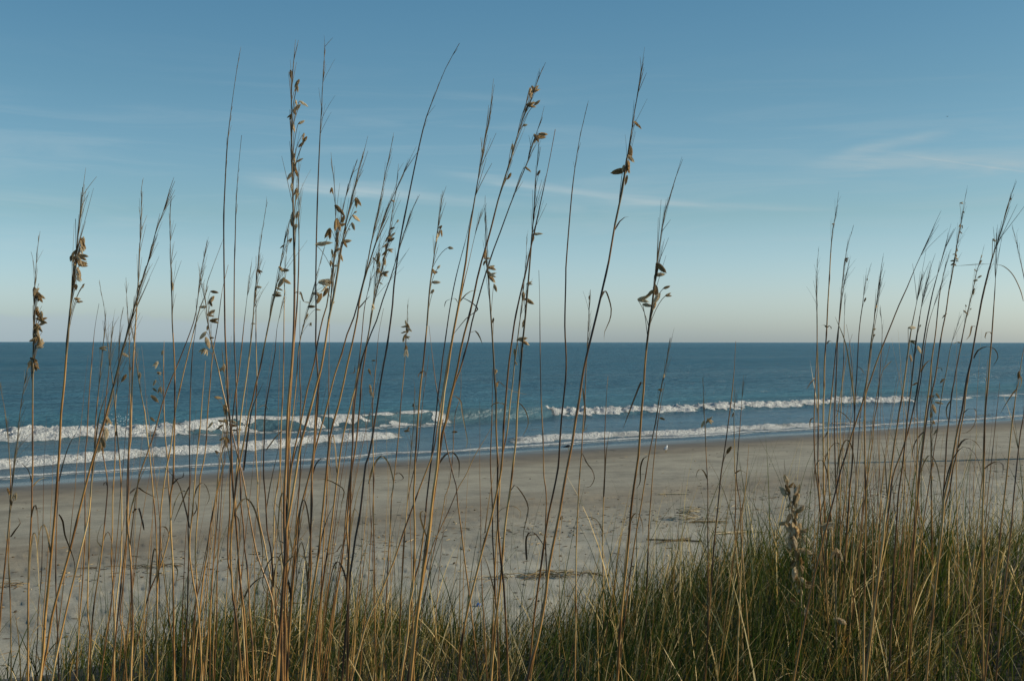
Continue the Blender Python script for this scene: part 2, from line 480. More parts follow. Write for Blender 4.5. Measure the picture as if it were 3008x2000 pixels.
    L(t, fc, fd.inputs[0]); L(t, bp.outputs[0], fd.inputs['Normal'])
    allm = N(t, 'ShaderNodeMixShader')
    L(t, fac.outputs[0], allm.inputs[0]); L(t, wat.outputs[0], allm.inputs[1]); L(t, fd.outputs[0], allm.inputs[2])
    L(t, allm.outputs[0], out.inputs[0])
    tag(link('water', me, m), kind='structure')
SEA_RAMP = [(0.0, (.085, .10, .10)), (.06, (.08, .115, .125)), (.22, (.05, .078, .076)), (.38, (.042, .075, .078)), (.52, (.046, .145, .178)), (.7, (.048, .155, .212)), (1.0, (.048, .146, .206))]
SEA_LIGHT = (.075, .175, .225)
SEA_GLOSS = (.38, .60)

build_ground()
build_sea()

# ------------------------------------------------------------------ sea oats
TILES = dict(A=(0, 500, 1.96), B=(400, 600, 1.96), C=(800, 600, 1.96), D=(1200, 600, 1.96), E=(1600, 900, 1.96),
             P=(500, 100, 1.96), Q=(900, 100, 1.96), S=(1350, 100, 1.4257), H=(800, 400, 3.136),
             J=(0, 1200, 1.96), K=(400, 1200, 1.96), M=(800, 1200, 1.96), T=(1200, 1200, 1.96), U=(1600, 1200, 1.96),
             F=(2350, 550, 2.6125), G=(2608, 550, 2.6125), V=(2350, 1100, 2.6125), W=(2608, 1100, 2.6125), X=(2108, 1300, 2.24))
# width in photograph pixels | trace from the tip down | y where the seed head begins | spikelets x,y,(angle: 0 right, 90 down),(length px) | leaves | label
STALKS = [
# ---- left side
(8, 'A 220,420 208,540 200,680 195,800 193,950 190,1130 188,1350 188,1560; J 189,350 185,440 183,600 170,850 165,1000 163,1250 163,1568', 1075,
 'A 177,474,170 188,522,110 225,656,40 187,690,110 215,718,80,36 232,745,60,36 242,785,30 208,790,80 215,830,70,36 234,850,50,36 250,875,20,36 240,890,120 210,910,90,36 245,932,-10 225,965,60,40 190,975,150,36 197,1000,80 232,1010,-10,40 207,1030,90 207,1108,50,40 175,1120,95,30 205,1140,70,30 200,705,100,36 222,905,60,34 228,980,70,34 205,935,100,34 222,738,100,34',
 ['J 187,440 165,360 145,335 118,312', 'J 190,450 215,420 250,402 285,405'], 'stalk with a long dense brown seed cluster, leftmost of the tall stalks'),
(12, 'A 476,100 465,220 450,380 425,590 405,800 388,980 370,1230 352,1400 345,1560; J 340,230 320,570 300,800 282,1000 262,1200 250,1400 230,1568', 930,
 'A 433,283,185 472,415,70,38 478,445,60,38 470,465,50,36 475,508,30,42 485,545,-10,44 465,540,60,38 430,485,110,40 420,515,120,30 428,545,110,30 452,590,75,44 457,620,60,36 437,678,90,28 450,747,20,34 478,672,-50,14 468,430,80,34 462,500,80,34',
 ['J 340,610 362,650 375,730 405,810 430,890 425,960', 'J 262,1270 240,1245 210,1270 180,1310'], 'stalk with a compact golden brown seed cluster, second tall one from the left'),
(7, 'J 345,400 335,520 328,640 322,900 325,1100 335,1330 340,1568', 0, '', [], 'dark brown stem with no head, close behind the golden compact seeded stalk'),
(11, 'A 978,110 940,240 890,380 850,540 810,660 780,770 750,880 700,1060 650,1260 600,1450; J 540,275 480,500 400,830 350,1010 300,1200 270,1400 232,1568', 1160,
 '', [], 'strongly right leaning straw coloured stalk with a long feathery stripped head'),
(10, 'J 625,10 600,90 550,260 528,420 515,600 470,800 400,1090 345,1340 300,1568', 1345,
 'J 622,75,70,52 612,150,95,56 596,200,80,50 575,225,100,46 555,238,110,36 590,235,70,40', [], 'straw stalk whose short head of large pale seeds hangs before the surf'),
(9, 'A 815,100 812,240 806,420 798,600 788,780 780,900 770,1050 760,1250 752,1560; J 742,250 740,480 735,640 755,900 762,1100 765,1300 755,1568', 880,
 'A 800,672,120,20', ['J 748,490 790,455 830,480 900,515', 'J 765,600 800,575 830,700 825,640'], 'upright stalk with wispy thin head beside the leaning straw stalk'),
(5, 'A 570,770 545,920 525,1150 510,1350 500,1560; J 492,250 490,500 490,750 480,950 465,1150 450,1350 435,1568', 0, '', [], 'very thin bare dark stem crossing the surf left of the pale hanging seeds'),
(6, 'A 580,690 605,850 590,1050 570,1250 555,1400 545,1560; J 545,250 530,440 518,620 512,850 505,1150 518,1300 505,1568', 1150, 'A 598,1027,0,36', [], 'thin stalk with a single dark seed just below the horizon'),
(6, 'A 610,930 630,1080 650,1230 665,1400; J 668,80 685,250 700,500 700,800 690,950 668,1150 660,1400 660,1568', 1120, 'J 670,147,90,24 A 720,1065,30,34', [], 'pale thin stalk leaning left, a dark seed low on it before the surf'),
(6, 'A 650,870 640,980 625,1180 610,1320; J 590,220 600,300 620,440 605,640 590,800 570,950 540,1150 525,1350 520,1500', 1100, '', ['J 618,445 612,425 600,432 598,445', 'J 590,800 560,760 580,680 600,660'], 'slender stalk with a little curled leaf against the wet sand'),
(5, 'A 725,620 730,760 740,900 745,1050 748,1250 750,1400; J 735,350 730,600 728,800 712,1000 692,1200 712,1300 732,1568', 1150, 'A 750,1148,120,18', [], 'thin wispy stalk whose head stands left of the feathery leaning stalk'),
(5, 'A 705,820 690,930 680,1200 665,1350; J 662,300 650,500 648,700 642,880 655,1100 658,1300 650,1568', 1150, 'A 712,1200,125,40', [], 'fine pale stalk with one pale seed hanging free above the surf'),
(6, 'A 750,880 780,1040 790,1150 815,1300 835,1400; J 845,130 860,250 875,400 885,520 895,620 903,800 905,1000 905,1568', 1170, 'A 805,1185,90,30', ['J 905,690 940,680 965,700 990,790'], 'left leaning tan stalk reaching down into the green grass, one tan seed at its head'),
(6, 'B 165,680 158,900 160,1150 168,1350; K 180,280 185,420 195,560 195,700 150,880 80,1050 40,1200 10,1330', 1000, 'B 150,858,100,22 112,927,125,38 135,975,20,26 105,1030,110,28 108,1070,40,24 137,1075,100,36 108,1122,40,44 95,1240,40,28', [], 'thin stalk with scattered pale and dark seeds below the horizon, left part'),
(8, 'B 197,20 195,150 200,350 205,500 208,680 215,800 222,950 222,1200 215,1568; K 210,440 198,500 200,690 212,900 215,1100 218,1350 220,1568', 960, 'B 208,475,80,40', ['K 208,440 240,405 270,395 275,360', 'K 215,900 240,930 230,1000 225,1050'], 'golden stalk with long feathery head and one reddish seed'),
(6, 'B 410,210 370,410 345,620 310,740 240,920 185,1050 150,1150 110,1300 70,1420 20,1560; J 790,460 760,560 725,780 705,950 690,1100', 900, '', [], 'slender bare stem leaning far right with its foot left of the golden feathery stalk'),
(6, 'B 492,225 410,450 400,520 370,590 340,700 290,900 240,1120 215,1260 200,1400; K 175,340 150,520 140,640 138,800 125,1010 120,1200 118,1568', 900, 'B 382,593,175,34', ['K 205,450 160,460 130,480'], 'right leaning thin stalk crossing just left of the tall dark bare stem'),
(6, 'B 345,545 345,700 330,800 318,950 310,1200 310,1568; K 308,250 308,450 300,700 305,800 300,1000 295,1200 285,1350', 0, '', ['K 305,450 260,550 215,660'], 'bare dark upright stem ending low in the sky at the mauve cloud bank'),
(7, 'B 365,400 385,510 405,600 415,700 440,820 475,960 500,1080 530,1200; K 560,170 590,290 620,420 650,600 680,760 700,850 740,960 780,1080 800,1200 820,1320', 1010,
 'B 430,555,130,46 430,575,60,30 452,507,10,34 430,625,150,40 430,643,10,34 455,672,0,44 410,715,100,24 437,770,0,20 383,758,130,44 412,800,70,52 378,848,135,36 402,858,95,32', [], 'stalk slanting down to the right with a loose row of dark seeds'),
(7, 'B 402,850 395,960 380,1130 370,1270 350,1450 340,1568; K 330,430 325,600 310,740 310,850 330,1000 350,1100 365,1250 380,1568', 1050, '', ['K 325,620 350,580 340,530'], 'golden stem with a bare tip at the horizon under the row of dark seeds'),
(6, 'B 530,350 495,500 470,690 440,870 425,1050 412,1200 405,1350 390,1480 370,1568; K 375,400 360,550 345,750 342,870 350,1000 340,1200 330,1350', 0, '', ['K 345,870 380,860 410,830'], 'thin bare stem leaning right across the tall dark stem, its tip low in the sky'),
(8, 'P 398,115 370,290 340,520 325,680 315,880 308,1050 308,1300; B 505,300 508,500 512,750 520,900 525,1050 530,1150 540,1230; K 548,200 555,400 565,550 575,650 585,780 600,1000 620,1150 630,1300 645,1568', 560, '', [], 'tallest dark bare stem on the left, slightly curved with a thin drawn out tip'),
(7, 'P 410,585 390,800 378,1000 370,1300 368,1568; B 570,200 565,400 562,600 565,800 575,1000 578,1150 583,1300; K 590,270 600,390 605,560 620,680 625,800 640,900 650,1050 655,1200 670,1350 680,1568', 660, '', [], 'dark thin stem parallel to and right of the tallest left stem, shorter'),
(7, 'P 550,1005 520,1200 500,1380 485,1530; B 670,700 650,880 635,1000 620,1100 600,1250; K 590,200 575,400 570,520 580,680 590,850 600,950 610,1150 625,1400', 950, 'B 712,390,40,30 705,478,5,30 675,688,5,18', [], 'tan stalk with fine plume and two or three small seeds in the lower sky'),
(6, 'B 690,300 690,500 690,800 695,1000 690,1150 685,1300; K 690,280 700,420 698,520 710,650 740,780 760,900 790,1050 800,1150', 0, '', [], 'very fine upright stem right beside the small plume with two seeds'),
(7, 'B 655,400 625,650 610,800 590,980 570,1100 550,1300; K 545,300 540,450 540,600 530,750 530,880 550,960 560,1100 580,1250', 880, '', ['K 560,600 590,640 600,760'], 'faint wispy plume stalk with orange lower stem, left of the double seeded column'),
(6, 'B 495,860 505,950 525,1120 520,1200 525,1300 515,1370 490,1450; K 500,330 485,400 465,480 450,560 430,660 410,830 390,950 370,1130', 1320,
 'B 485,955,130,30 505,945,95,36 475,1115,10,34 487,1130,60 512,1165,110,30 510,1190,80,40 497,1250,10,36 520,1255,60,30 562,1255,20,34 480,1285,140,36 565,1275,5,30 572,1302,0,30 600,1297,0,20 495,1352,150,30 518,1375,80,44 530,1360,60,30 425,1275,130,40 467,1430,40,24', [], 'stalk with a ragged cluster of small seeds in front of the breaker'),
(5, 'K 440,530 435,640 415,800 398,920 385,1020 368,1200', 0, '', [], 'short broken off stem ending at the beach, left of the orange stems'),
(6, 'K 520,290 490,400 470,620 450,850 435,1050 428,1250 424,1568', 0, '', [], 'blurred grey stem running down through the green grass, left of centre'),
# ---- the dense middle left
(13, 'P 710,155 700,300 695,500 700,750 705,900 710,1100 715,1300 715,1568; C 125,600 120,800 110,950 100,1060 90,1180 85,1300 80,1500; M 80,350 70,500 70,680 75,800 70,950 55,1100 55,1250 55,1350 60,1568', 700,
 'P 695,238,85,40 728,288,120,40 727,322,100,34 725,402,80,30 725,430,140,46 717,455,70,30 687,480,130,32 755,510,-30,32 710,545,70,46 765,595,100,34 772,612,130,36 752,640,140,34 712,720,80,50 747,727,-30,34 715,760,90,40 722,790,70,56 685,822,120,40 697,885,90,36 725,915,95,40 727,938,100,32 705,1060,85,50 700,1085,90,40 730,1045,110,34 720,1115,110,30 770,405,30,44',
 ['C 128,512 160,505 180,560 220,568', 'M 75,780 40,760 0,770'], 'tallest heavily seeded column of pale and dark seeds, thick golden stem'),
(9, 'P 735,830 740,1000 740,1300 730,1568; C 145,350 138,600 125,800; M 95,100 92,400 82,650 88,850 78,1000 72,1200 72,1568', 720, 'C 140,65,100,34', [], 'pale stem with feathery head pressed against the tallest seeded column'),
(9, 'B 885,90 850,230 825,380 795,530 765,680 735,830 710,960 690,1030 670,1130 650,1200 630,1320 600,1470; K 580,400 565,550 550,700 545,850 550,950 560,1100 580,1230', 860, 'B 840,245,140,26 885,212,130,28 860,382,0,36 832,455,120,52 868,447,30,40 825,490,20,34 817,510,10,32 812,525,5,40 835,375,50,30', ['K 700,0 740,-20 760,10'], 'tan stalk with a small cluster of seeds left of the tallest seeded column'),
(6, 'C 90,150 75,350 68,600 65,900 60,1100 50,1300; M 45,350 15,550 10,700 5,850 0,1000', 850, 'C 75,380,5,34', [], 'thin stem with bare plume between the small seed cluster and the tallest seeded column'),
(7, 'B 845,560 830,600 810,720 800,850 770,1030 745,1180 740,1300 735,1450; K 735,400 745,500 755,700 775,800 790,950 800,1080', 960, '', ['K 748,240 800,170 840,130 860,125'], 'dark stem with knotted node in the surf, foot inside the orange cluster'),
(7, 'C 160,555 158,700 160,850 158,1000 165,1100 160,1250; M 165,180 160,400 150,520 140,640 130,760', 0, '', ['C 130,1130 160,1135 180,1145'], 'dark bare stem cut off low in the sky, right of the thick golden column'),
(6, 'H 480,1020 410,1280 360,1480; C 245,450 225,560 190,660 165,760 150,850 140,1000 120,1200 100,1350; M 105,330 90,500 95,650', 930,
 'C 310,451,0,64 250,515,0,36 297,490,130,36 305,510,120,44 270,545,110,50 265,525,60,34 227,590,0,34 265,608,10,24 198,650,110,30 178,705,100,20 220,695,100,20', ['C 135,512 165,520 180,560 215,565'], 'stalk with a bunch of mixed seeds beside the straight tall dark stem'),
(13, 'H 845,140 760,450 700,700 650,950 610,1200 560,1500; C 325,660 305,800 280,950 255,1040 230,1140 190,1280 165,1370 135,1560; M 135,400 100,600 80,700 72,900', 830,
 'H 785,620,70,84 775,760,40,66 745,835,70,60 768,700,-30,24 710,860,10,18 685,970,-10,70 672,1000,60,50 672,870,90,50 630,1130,85,60 590,1195,0,30', [], 'thick orange stem, seeds hanging off its right side, foot against the golden column'),
(9, 'H 550,280 570,450 580,650 585,850 590,1000 565,1150 550,1350 540,1500; C 330,640 315,740 298,850 272,1000 262,1080 250,1200 240,1400; M 235,250 228,400 230,550 220,750 225,900 215,1050 200,1200 195,1350', 880,
 'H 545,510,95,50 625,690,45,110 597,830,85,100 515,910,105,90 480,990,-10,120 650,770,110,60 640,820,-20,60 600,1050,-30,56 553,1085,80,60 545,1180,70,50 497,1348,5,100 560,1535,-30,30', [], 'stalk with the largest dark leaf like seeds, right of the tall middle left stem'),
(8, 'H 780,220 700,460 650,680 610,900 580,1100 540,1300 500,1568; C 290,660 260,800 240,920 205,1050 185,1150 160,1280 130,1400; M 105,380 97,500 90,620', 780, '', [], 'feathery stalk with no seeds between the dark seeded stalk and the orange one'),
(8, 'Q 105,75 90,350 75,650 65,900 57,1200; C 252,300 250,450 252,650 250,800 260,950 265,1100 255,1250 240,1450; M 232,350 225,500 222,740 210,950 205,1100 195,1400', 460, '', [], 'tall straight dark bare stem right of the tallest seeded column'),
(6, 'C 330,690 326,900 325,1100 325,1300; M 322,150 318,350 315,520 300,700 290,900', 0, '', [], 'fine straight stem rising only to the mauve bank, between two orange leaning stems'),
(8, 'Q 500,590 460,780 430,930 400,1080 370,1220 340,1400; C 540,380 510,500 470,650 430,750 400,860 360,980 330,1100 310,1180 280,1290 250,1400; M 222,350 180,510 150,630 140,730 130,880 120,1000', 760, '', [], 'right leaning plumed stalk without seeds, tallest of the mid left plumes'),
(10, 'H 1245,255 1150,470 1060,680 980,900 910,1120 840,1350 800,1530; C 490,650 460,800 430,930 410,1030 390,1120 375,1180 350,1260 330,1350 320,1450; M 315,300 300,500 290,600 280,700 270,820 250,950 235,1050', 860, 'H 1115,600,20,24', ['C 498,600 540,550 562,528', 'M 260,410 310,408 380,440 415,480 390,570'], 'strongly leaning plume with many fine side hairs and a bent leaf'),
(6, 'C 595,300 555,480 530,600 515,760 500,900 485,1000 470,1100 460,1250; M 462,180 458,300 440,450 425,600 415,750 400,900 380,1000', 880, '', [], 'thin dark stem threading between the two leaning plumes'),
(8, 'C 620,200 605,350 590,480 575,620 555,740 535,830 495,950 480,1050 465,1100 440,1200 420,1280 400,1380; M 398,240 380,350 365,470 350,600 335,720 315,850 300,950', 900, 'C 610,305,100,40 607,325,110,34 615,350,90,34 610,385,100,30 590,320,50,24 580,595,80,30', ['C 430,975 470,970 475,930', 'M 400,780 360,830 310,820'], 'golden stalk with a short tan seed clump, left of the seed laden leaner'),
(8, 'H 1155,330 1130,560 1100,720; C 665,220 650,280 625,400 600,500 580,590 565,680 545,800 530,900 515,1000 505,1150 495,1250 480,1400; M 468,250 450,400 440,550 430,700 440,850 430,1000 435,1200 430,1568', 890,
 'C 675,195,120,30 688,180,140,34 682,207,150,34 650,245,120,34 658,203,120,34 683,266,15,32 645,290,120,34 663,265,170,24 645,330,80,40 625,400,60,34 650,395,-20,36 655,410,0,24 627,457,30,20 720,100,120,16 H 1105,850,-20,40', [], 'stalk with many small dark and pale seeds right of the leaning plumes'),
(9, 'Q 880,55 800,200 740,350 690,480 650,640 610,830 580,980 550,1130 530,1250; C 700,470 693,570 680,680 660,820 640,930 620,1050 605,1160 590,1250 575,1350 555,1450; M 538,320 515,530 500,640 480,740 465,850 450,950 440,1100', 420, '', [], 'tall dark bare stem arching to the right, its tip highest of all the stems'),
(8, 'Q 615,1000 570,1120 540,1220 510,1320 480,1420 440,1530; C 640,560 600,670 570,740 540,820 510,920 485,1050 470,1200 465,1350; M 462,200 455,350 450,600 445,800 440,950 440,1200 435,1568', 830, '', [], 'dark bare leaning stem crossing behind the tall arching one'),
(5, 'C 640,600 612,750 600,900 590,1000 578,1150 578,1300; M 582,300 583,500 585,700 590,950', 0, 'C 585,900,0,18 560,965,70,28 565,1060,80,30 570,1090,60,34', [], 'fine stem rising to the mauve bank with two pale flecks, in front of the sea'),
(5, 'C 780,580 775,680 768,780 765,880 755,1000 740,1150 730,1300 718,1480; M 712,300 702,400 690,500 685,560 680,700 672,800 665,950', 1060, 'C 768,685,80,26 780,703,60,36 760,705,170,34 790,722,40,30 755,738,160,28 780,725,100,30 760,765,120,30 755,780,100,26 782,767,20,24 770,835,95,34 770,862,90,40', ['M 705,380 730,370 755,400 720,420'], 'short headed stalk with tight little seed knot just above the horizon, centre left'),
(5, 'M 555,650 547,760 532,860 515,1000 500,1130', 0, '', [], 'short cut off stem standing in the sand, below the little seed knot'),
(9, 'Q 780,950 755,1120 735,1280 715,1420; C 945,200 925,320 910,450 900,560 890,700 880,800 868,930 855,1030 845,1150 835,1280 828,1400; M 822,300 820,400 815,500 820,650 820,800 815,950 810,1040 790,1130 780,1300 740,1568', 830,
 'D 180,137,130,26 175,172,95,32 190,170,80,34 163,195,100,36 245,253,10,24 145,388,60,30 155,392,0,24 160,450,0,38 175,360,-50,20 135,505,130,24', ['C 850,970 875,960 880,985 860,1000', 'C 862,965 840,985 845,1010'], 'stalk with open fan of fine branches and one seed out on a long hair'),
(6, 'D 118,700 135,850 155,1020 175,1130 195,1250; T 215,190 230,260 260,390 275,440 285,550 305,700 320,830 335,950 350,1060', 0, '', ['T 175,320 205,275 250,250 290,300 290,400'], 'dark stem slanting the other way, down to the right across the thick brown stalk'),
(4, 'C 902,870 885,1000 870,1100 855,1250; M 838,250 810,380 785,500 770,640 755,800 745,1000 735,1200 725,1568', 0, '', [], 'hair thin stem from the sea down to the grass, left of the thick brown stalk'),
(4, 'C 820,1050 815,1250 800,1400; M 795,300 780,500 770,640', 1400, 'C 812,1160,90,18 775,1305,0,24 782,1295,120,18', [], 'hair thin short stem with a tiny seed before the breaker, centre left'),
(13, 'S 127,330 105,450 85,560 65,680 50,770; D 350,150 330,330 310,450 290,570 260,730 240,850 225,960 205,1080 195,1180 180,1290; T 180,150 165,330 145,470 130,600 115,750 90,900 70,1050 50,1200 30,1400', 620, '', ['D 310,538 345,555 380,580 398,605 370,630 330,660 245,765', 'T 105,740 72,640 72,595 95,592 100,615'], 'thick brown centre stalk with plumed head, darkened at its foot'),
(7, 'D 408,75 370,230 340,370 315,470 280,640 245,800 215,970 195,1100 170,1260; T 145,240 110,340 60,470 20,580; M 760,700 700,880 650,1000 600,1120 540,1250', 700, '', [], 'long stem slanting from the sky plumes far down left into the grass, crossing other stalks'),
(7, 'D 365,40 330,200 290,350 260,480 235,620 215,760 195,900 185,1000 170,1100 160,1210 150,1300; T 142,200 120,400 105,530 95,650 80,780 60,900 30,1000 20,1100 0,1250', 0, '', ['D 240,548 215,560 205,595', 'D 245,545 270,545 285,570'], 'dark bare stem left of and parallel to the thick brown centre stalk'),
(10, 'S 345,150 330,185 300,270 270,340 240,430 215,520 190,600 160,700 135,800; D 450,230 420,330 395,430 375,530 350,640 320,750 300,840 280,950 255,1060 240,1120 215,1250; T 195,140 175,260 155,400 140,560 125,700 105,830 90,950 70,1080 45,1250 20,1400', 600,
 'S 320,232,-30,34 297,250,85,36 303,297,0,36 325,288,-40,24 275,382,-10,16 222,485,85,34 207,597,120,24 190,612,110,20 310,232,60,24', ['D 290,570 330,520 380,495 440,510', 'D 350,740 385,730 410,765 425,805'], 'tall leaning stalk with dark seeds at its very tip, upper centre'),
(8, 'S 340,360 310,450 285,530 250,620 210,720 170,830; D 490,260 450,380 420,480 390,590 365,680 345,780 320,870 295,960 270,1020 245,1120 225,1230; T 200,130 170,350 150,500 125,650 100,780 85,900 65,1100 40,1300 10,1500', 640, 'S 322,437,60,30 340,432,0,34 350,420,5,30 316,447,100,22 287,568,35,26', ['D 260,1100 300,1130 310,1200 340,1370 320,1410'], 'dark leaning stem with a three seeded tip, right of the tall leaner in the centre'),
(4, 'D 302,960 300,1100 270,1200 262,1300 255,1450; T 250,300 235,440 212,500 200,580', 0, 'D 268,1310,0,24', [], 'hair thin stem with one dark seed over the foam right of the thick brown stalk'),
(9, 'D 440,45 445,200 450,320 460,440 470,580 480,720 490,880 495,1000 505,1120 505,1300; T 515,320 512,450 515,600 518,700 530,830 540,930 550,1020 560,1200 570,1400', 930, 'D 440,290,95,46 457,312,0,24 435,340,110,24 475,362,-20,36 482,370,20,36 487,407,0,40 465,402,50,34 480,430,50,46 500,483,70,36 487,670,100,24 503,965,100,22 510,1040,90,22', ['D 500,1050 520,1020 550,1045 600,1075 680,1095', 'D 490,1150 520,1140 555,1155 540,1190'], 'upright stalk with a cluster of dark seeds where two leaners cross, centre'),
(7, 'D 485,940 482,1150 478,1300 472,1480; T 472,330 478,440 485,600 485,740 495,900 500,1050 510,1200', 0, '', ['D 475,1165 500,1145 550,1150'], 'dark stem rising only to the sea, left beside the dark seeded upright stalk'),
(5, 'D 502,1240 440,1350 380,1450 330,1560; T 290,450 240,570 180,700 130,820', 0, '', [], 'thin dry stem lying slantwise down left across the wet sand, centre'),
(9, 'S 400,400 370,560 340,700 315,820 290,930; D 680,370 655,470 630,580 610,680 595,790 580,900 570,1000 560,1130 548,1280; T 545,200 535,350 515,450 490,570 470,660 440,760 410,880 380,1000 350,1120 325,1240 300,1400 285,1568', 0, '', [], 'smooth bare stem crossing behind the single seeded centre stalk, thick dark foot'),
(9, 'S 330,470 318,620 310,750 300,880; D 695,380 685,500 675,620 665,720 655,820 645,950 635,1080 625,1200 620,1350; T 605,300 590,440 575,540 560,650 550,750 540,880 525,1050 500,1250 490,1400', 700, 'S 330,583,120,20 D 745,171,-5,44 715,200,100,34 700,455,-10,30 697,560,30,48 660,690,100,36 655,775,-10,46 672,797,30,42 660,530,90,40', ['D 590,1140 630,1140 670,1180 690,1260 655,1340', 'T 590,470 610,440 650,480 690,570 665,700 660,780', 'T 500,620 540,575 600,560 645,590 640,640'], 'centre stalk with a seed pair exactly at the horizon and curly leaves'),
(6, 'D 680,200 675,330 660,480 650,600 635,720 620,850 610,920 600,1030 585,1150 570,1300; T 562,150 545,250 530,350 525,480 515,620', 960, 'D 612,860,85,40 620,915,60,20', [], 'thin withered stalk with straggling head in front of the pair of seeds, centre'),
(6, 'D 750,380 755,550 757,750 760,950 765,1150 775,1350 780,1560; T 790,450 795,540 790,660 790,800 795,900 790,1050 770,1150 740,1350 720,1450', 0, '', ['T 795,560 790,700 795,850', 'T 680,870 680,740 720,712 775,780 800,850'], 'fine straight lone stem just right of the centre, tip in the lower sky'),
(8, 'S 535,295 500,450 475,620 460,780 445,980; D 905,450 900,700 908,880 905,1000 890,1150 880,1250 870,1400 860,1550; T 862,340 835,480 805,620 785,750 765,900 745,1040 725,1200 710,1350', 520, '', [], 'tall dark bare stem with a swollen joint just below the horizon, right of centre'),
(12, 'S 760,155 745,250 720,400 700,530 680,660 650,800 625,950 600,1060 575,1170; E 240,290 215,420 200,530 180,640 160,780 140,880 130,930 110,1040 90,1170 70,1270 40,1420; U 20,950; T 790,1080 770,1200 740,1350 710,1450', 560,
 'S 747,383,45,34 715,495,85,40 717,522,50,34 707,557,85,38 662,576,165,50 687,570,90,30 703,572,80,28 697,615,100,34', ['S 650,820 670,785 690,768 708,765', 'S 590,1110 605,1078 617,1085 635,1150 628,1200 608,1245 605,1280', 'T 875,640 885,615 878,680 868,760'], 'thick golden stalk right of centre with one large dark seed jutting left'),
(11, 'S 905,600 880,680 860,750 845,830 830,930 820,1020 810,1110 800,1180; E 600,120 585,250 575,370 570,480 560,580 550,720 540,860 530,930 515,1030 500,1150 490,1270; U 475,860 470,900 450,1100 430,1350 420,1568', 890,
 'S 845,980,45,44 840,1007,-5,34 868,1060,-20,24 877,1092,-15,24 822,1075,80,44 797,1087,140,46 775,1110,-5,44 787,1135,10,32 825,1108,120,40 815,1140,110,26', ['E 568,445 555,435 505,560 452,700'], 'lone thick stalk right of centre with a spray of dark seeds above the horizon'),
(6, 'S 548,1070 540,1200; E 250,150 240,330 235,450 230,560 220,700 212,850 200,1000 190,1200; U 183,800 182,900 180,1150', 1120, 'S 543,1105,90,14', ['U 215,255 245,315 272,350 287,400 265,445 230,455', 'E 220,470 235,620 225,720 250,680'], 'thin green brown stalk with a long drooping curly leaf, right of the golden stalk'),
(5, 'E 365,400 357,500 350,650 345,780 347,850 345,1000; U 345,400 338,580 335,750 338,1000 340,1250', 0, '', ['U 335,710 300,640 240,622 190,640 175,680'], 'thin greenish stem starting in the sea with an arching leaf, between the two thick stalks'),
(6, 'E 713,230 690,380 665,500 645,630 620,760 600,860 575,1020 550,1180; U 530,700 500,900 480,1050', 1130, 'E 687,400,90,16 670,480,10,24 678,645,20,26', ['U 605,270 570,285 552,340 550,420 530,460'], 'thin dark stem just right of the lone thick stalk, tip at the sea'),
(5, 'E 692,440 670,550 650,680 640,780 625,930 615,1070; U 600,680 597,800 590,1000', 0, '', [], 'fine stem left of the white gull, parallel to a darker one'),
(5, 'E 912,440 918,600 925,720 930,850 938,1000; U 940,480 940,700 942,900 940,1150 935,1400', 1260, 'E 948,650,-45,40 955,660,40,34 910,678,110,34', ['U 938,405 920,365 900,346 880,360 872,395'], 'greenish stem with a dark forked seed pair before the surf'),
(6, 'E 1100,200 1090,380 1075,530 1060,650 1040,800 1015,970 1000,1130 985,1280 970,1450', 0, 'E 1060,828,120,38 1068,815,-20,24', [], 'thin dark stem with a seed pair low before the bare beach'),
(5, 'E 1095,480 1090,620 1092,760 1095,950; X 115,0 120,250 118,450 115,600 130,800 145,1000 160,1200 175,1568', 1230, 'E 1083,625,110,24', [], 'reddish thin stem running down to the bottom edge at the right of the gull'),
(5, 'E 1143,430 1130,620 1120,750 1110,880 1105,1000; X 150,250 150,400 155,600', 1180, '', ['X 115,200 150,180 190,200'], 'short fine stem behind the reddish one, tip in the water'),
(6, 'E 1176,790 1165,950 1150,1100 1140,1300; X 160,480 158,620', 0, '', [], 'short stem reaching only to the beach, right beside the reddish one'),
# ---- the right clump
(6, 'F 140,505 130,620 128,750 130,950 132,1200 140,1450; V 142,150 140,300 140,450 138,700 145,850 155,1000 160,1100', 880, '', [], 'left edge stem of the right clump, taller of two with fuzzy green tips'),
(6, 'F 122,720 130,900 132,1070 128,1300 118,1480; V 112,200 108,400 110,560 120,740 140,880 155,1050 165,1170', 950, '', ['V 110,330 85,340 75,380 85,430', 'F 120,1460 80,1500 50,1550'], 'left edge stem of the right clump, shorter of two, kinked over the beach'),
(7, 'F 293,60 270,230 250,330 235,500 225,700 213,900 205,1080 198,1200 188,1350 185,1560; V 180,200 178,400 180,600 182,800 185,950 195,1100', 740, 'F 253,281,170,20', ['F 205,1075 185,1055 160,1060', 'F 207,1075 225,1060 240,1075 238,1090', 'F 205,1200 225,1175 248,1190 240,1218'], 'tallest stem in the left half of the right clump, one small seed'),
(6, 'F 395,345 365,450 345,560 330,680 315,830 305,950 295,1100 285,1250 275,1560; V 270,200 265,400 268,560 272,750 275,900 240,1020', 880, 'F 362,548,10,26 357,566,40,24', ['V 275,270 330,295 375,340 400,390'], 'stem with a dark seed pair, second tallest on the left of the right clump'),
(6, 'F 380,560 350,680 325,820 305,1000 285,1150 265,1350 245,1560; V 235,130 225,300 215,430 215,600 220,800 235,1050', 900, '', ['V 215,430 195,470 150,520', 'V 215,600 170,640'], 'feathery stem rubbing against the seed pair stem of the right clump'),
(5, 'F 343,850 340,1000 338,1150 335,1350 325,1480; V 318,200 308,400 310,520 305,700 310,900', 950, '', ['V 300,200 290,290 270,330'], 'thin green stem of the right clump with tip just above the mauve haze'),
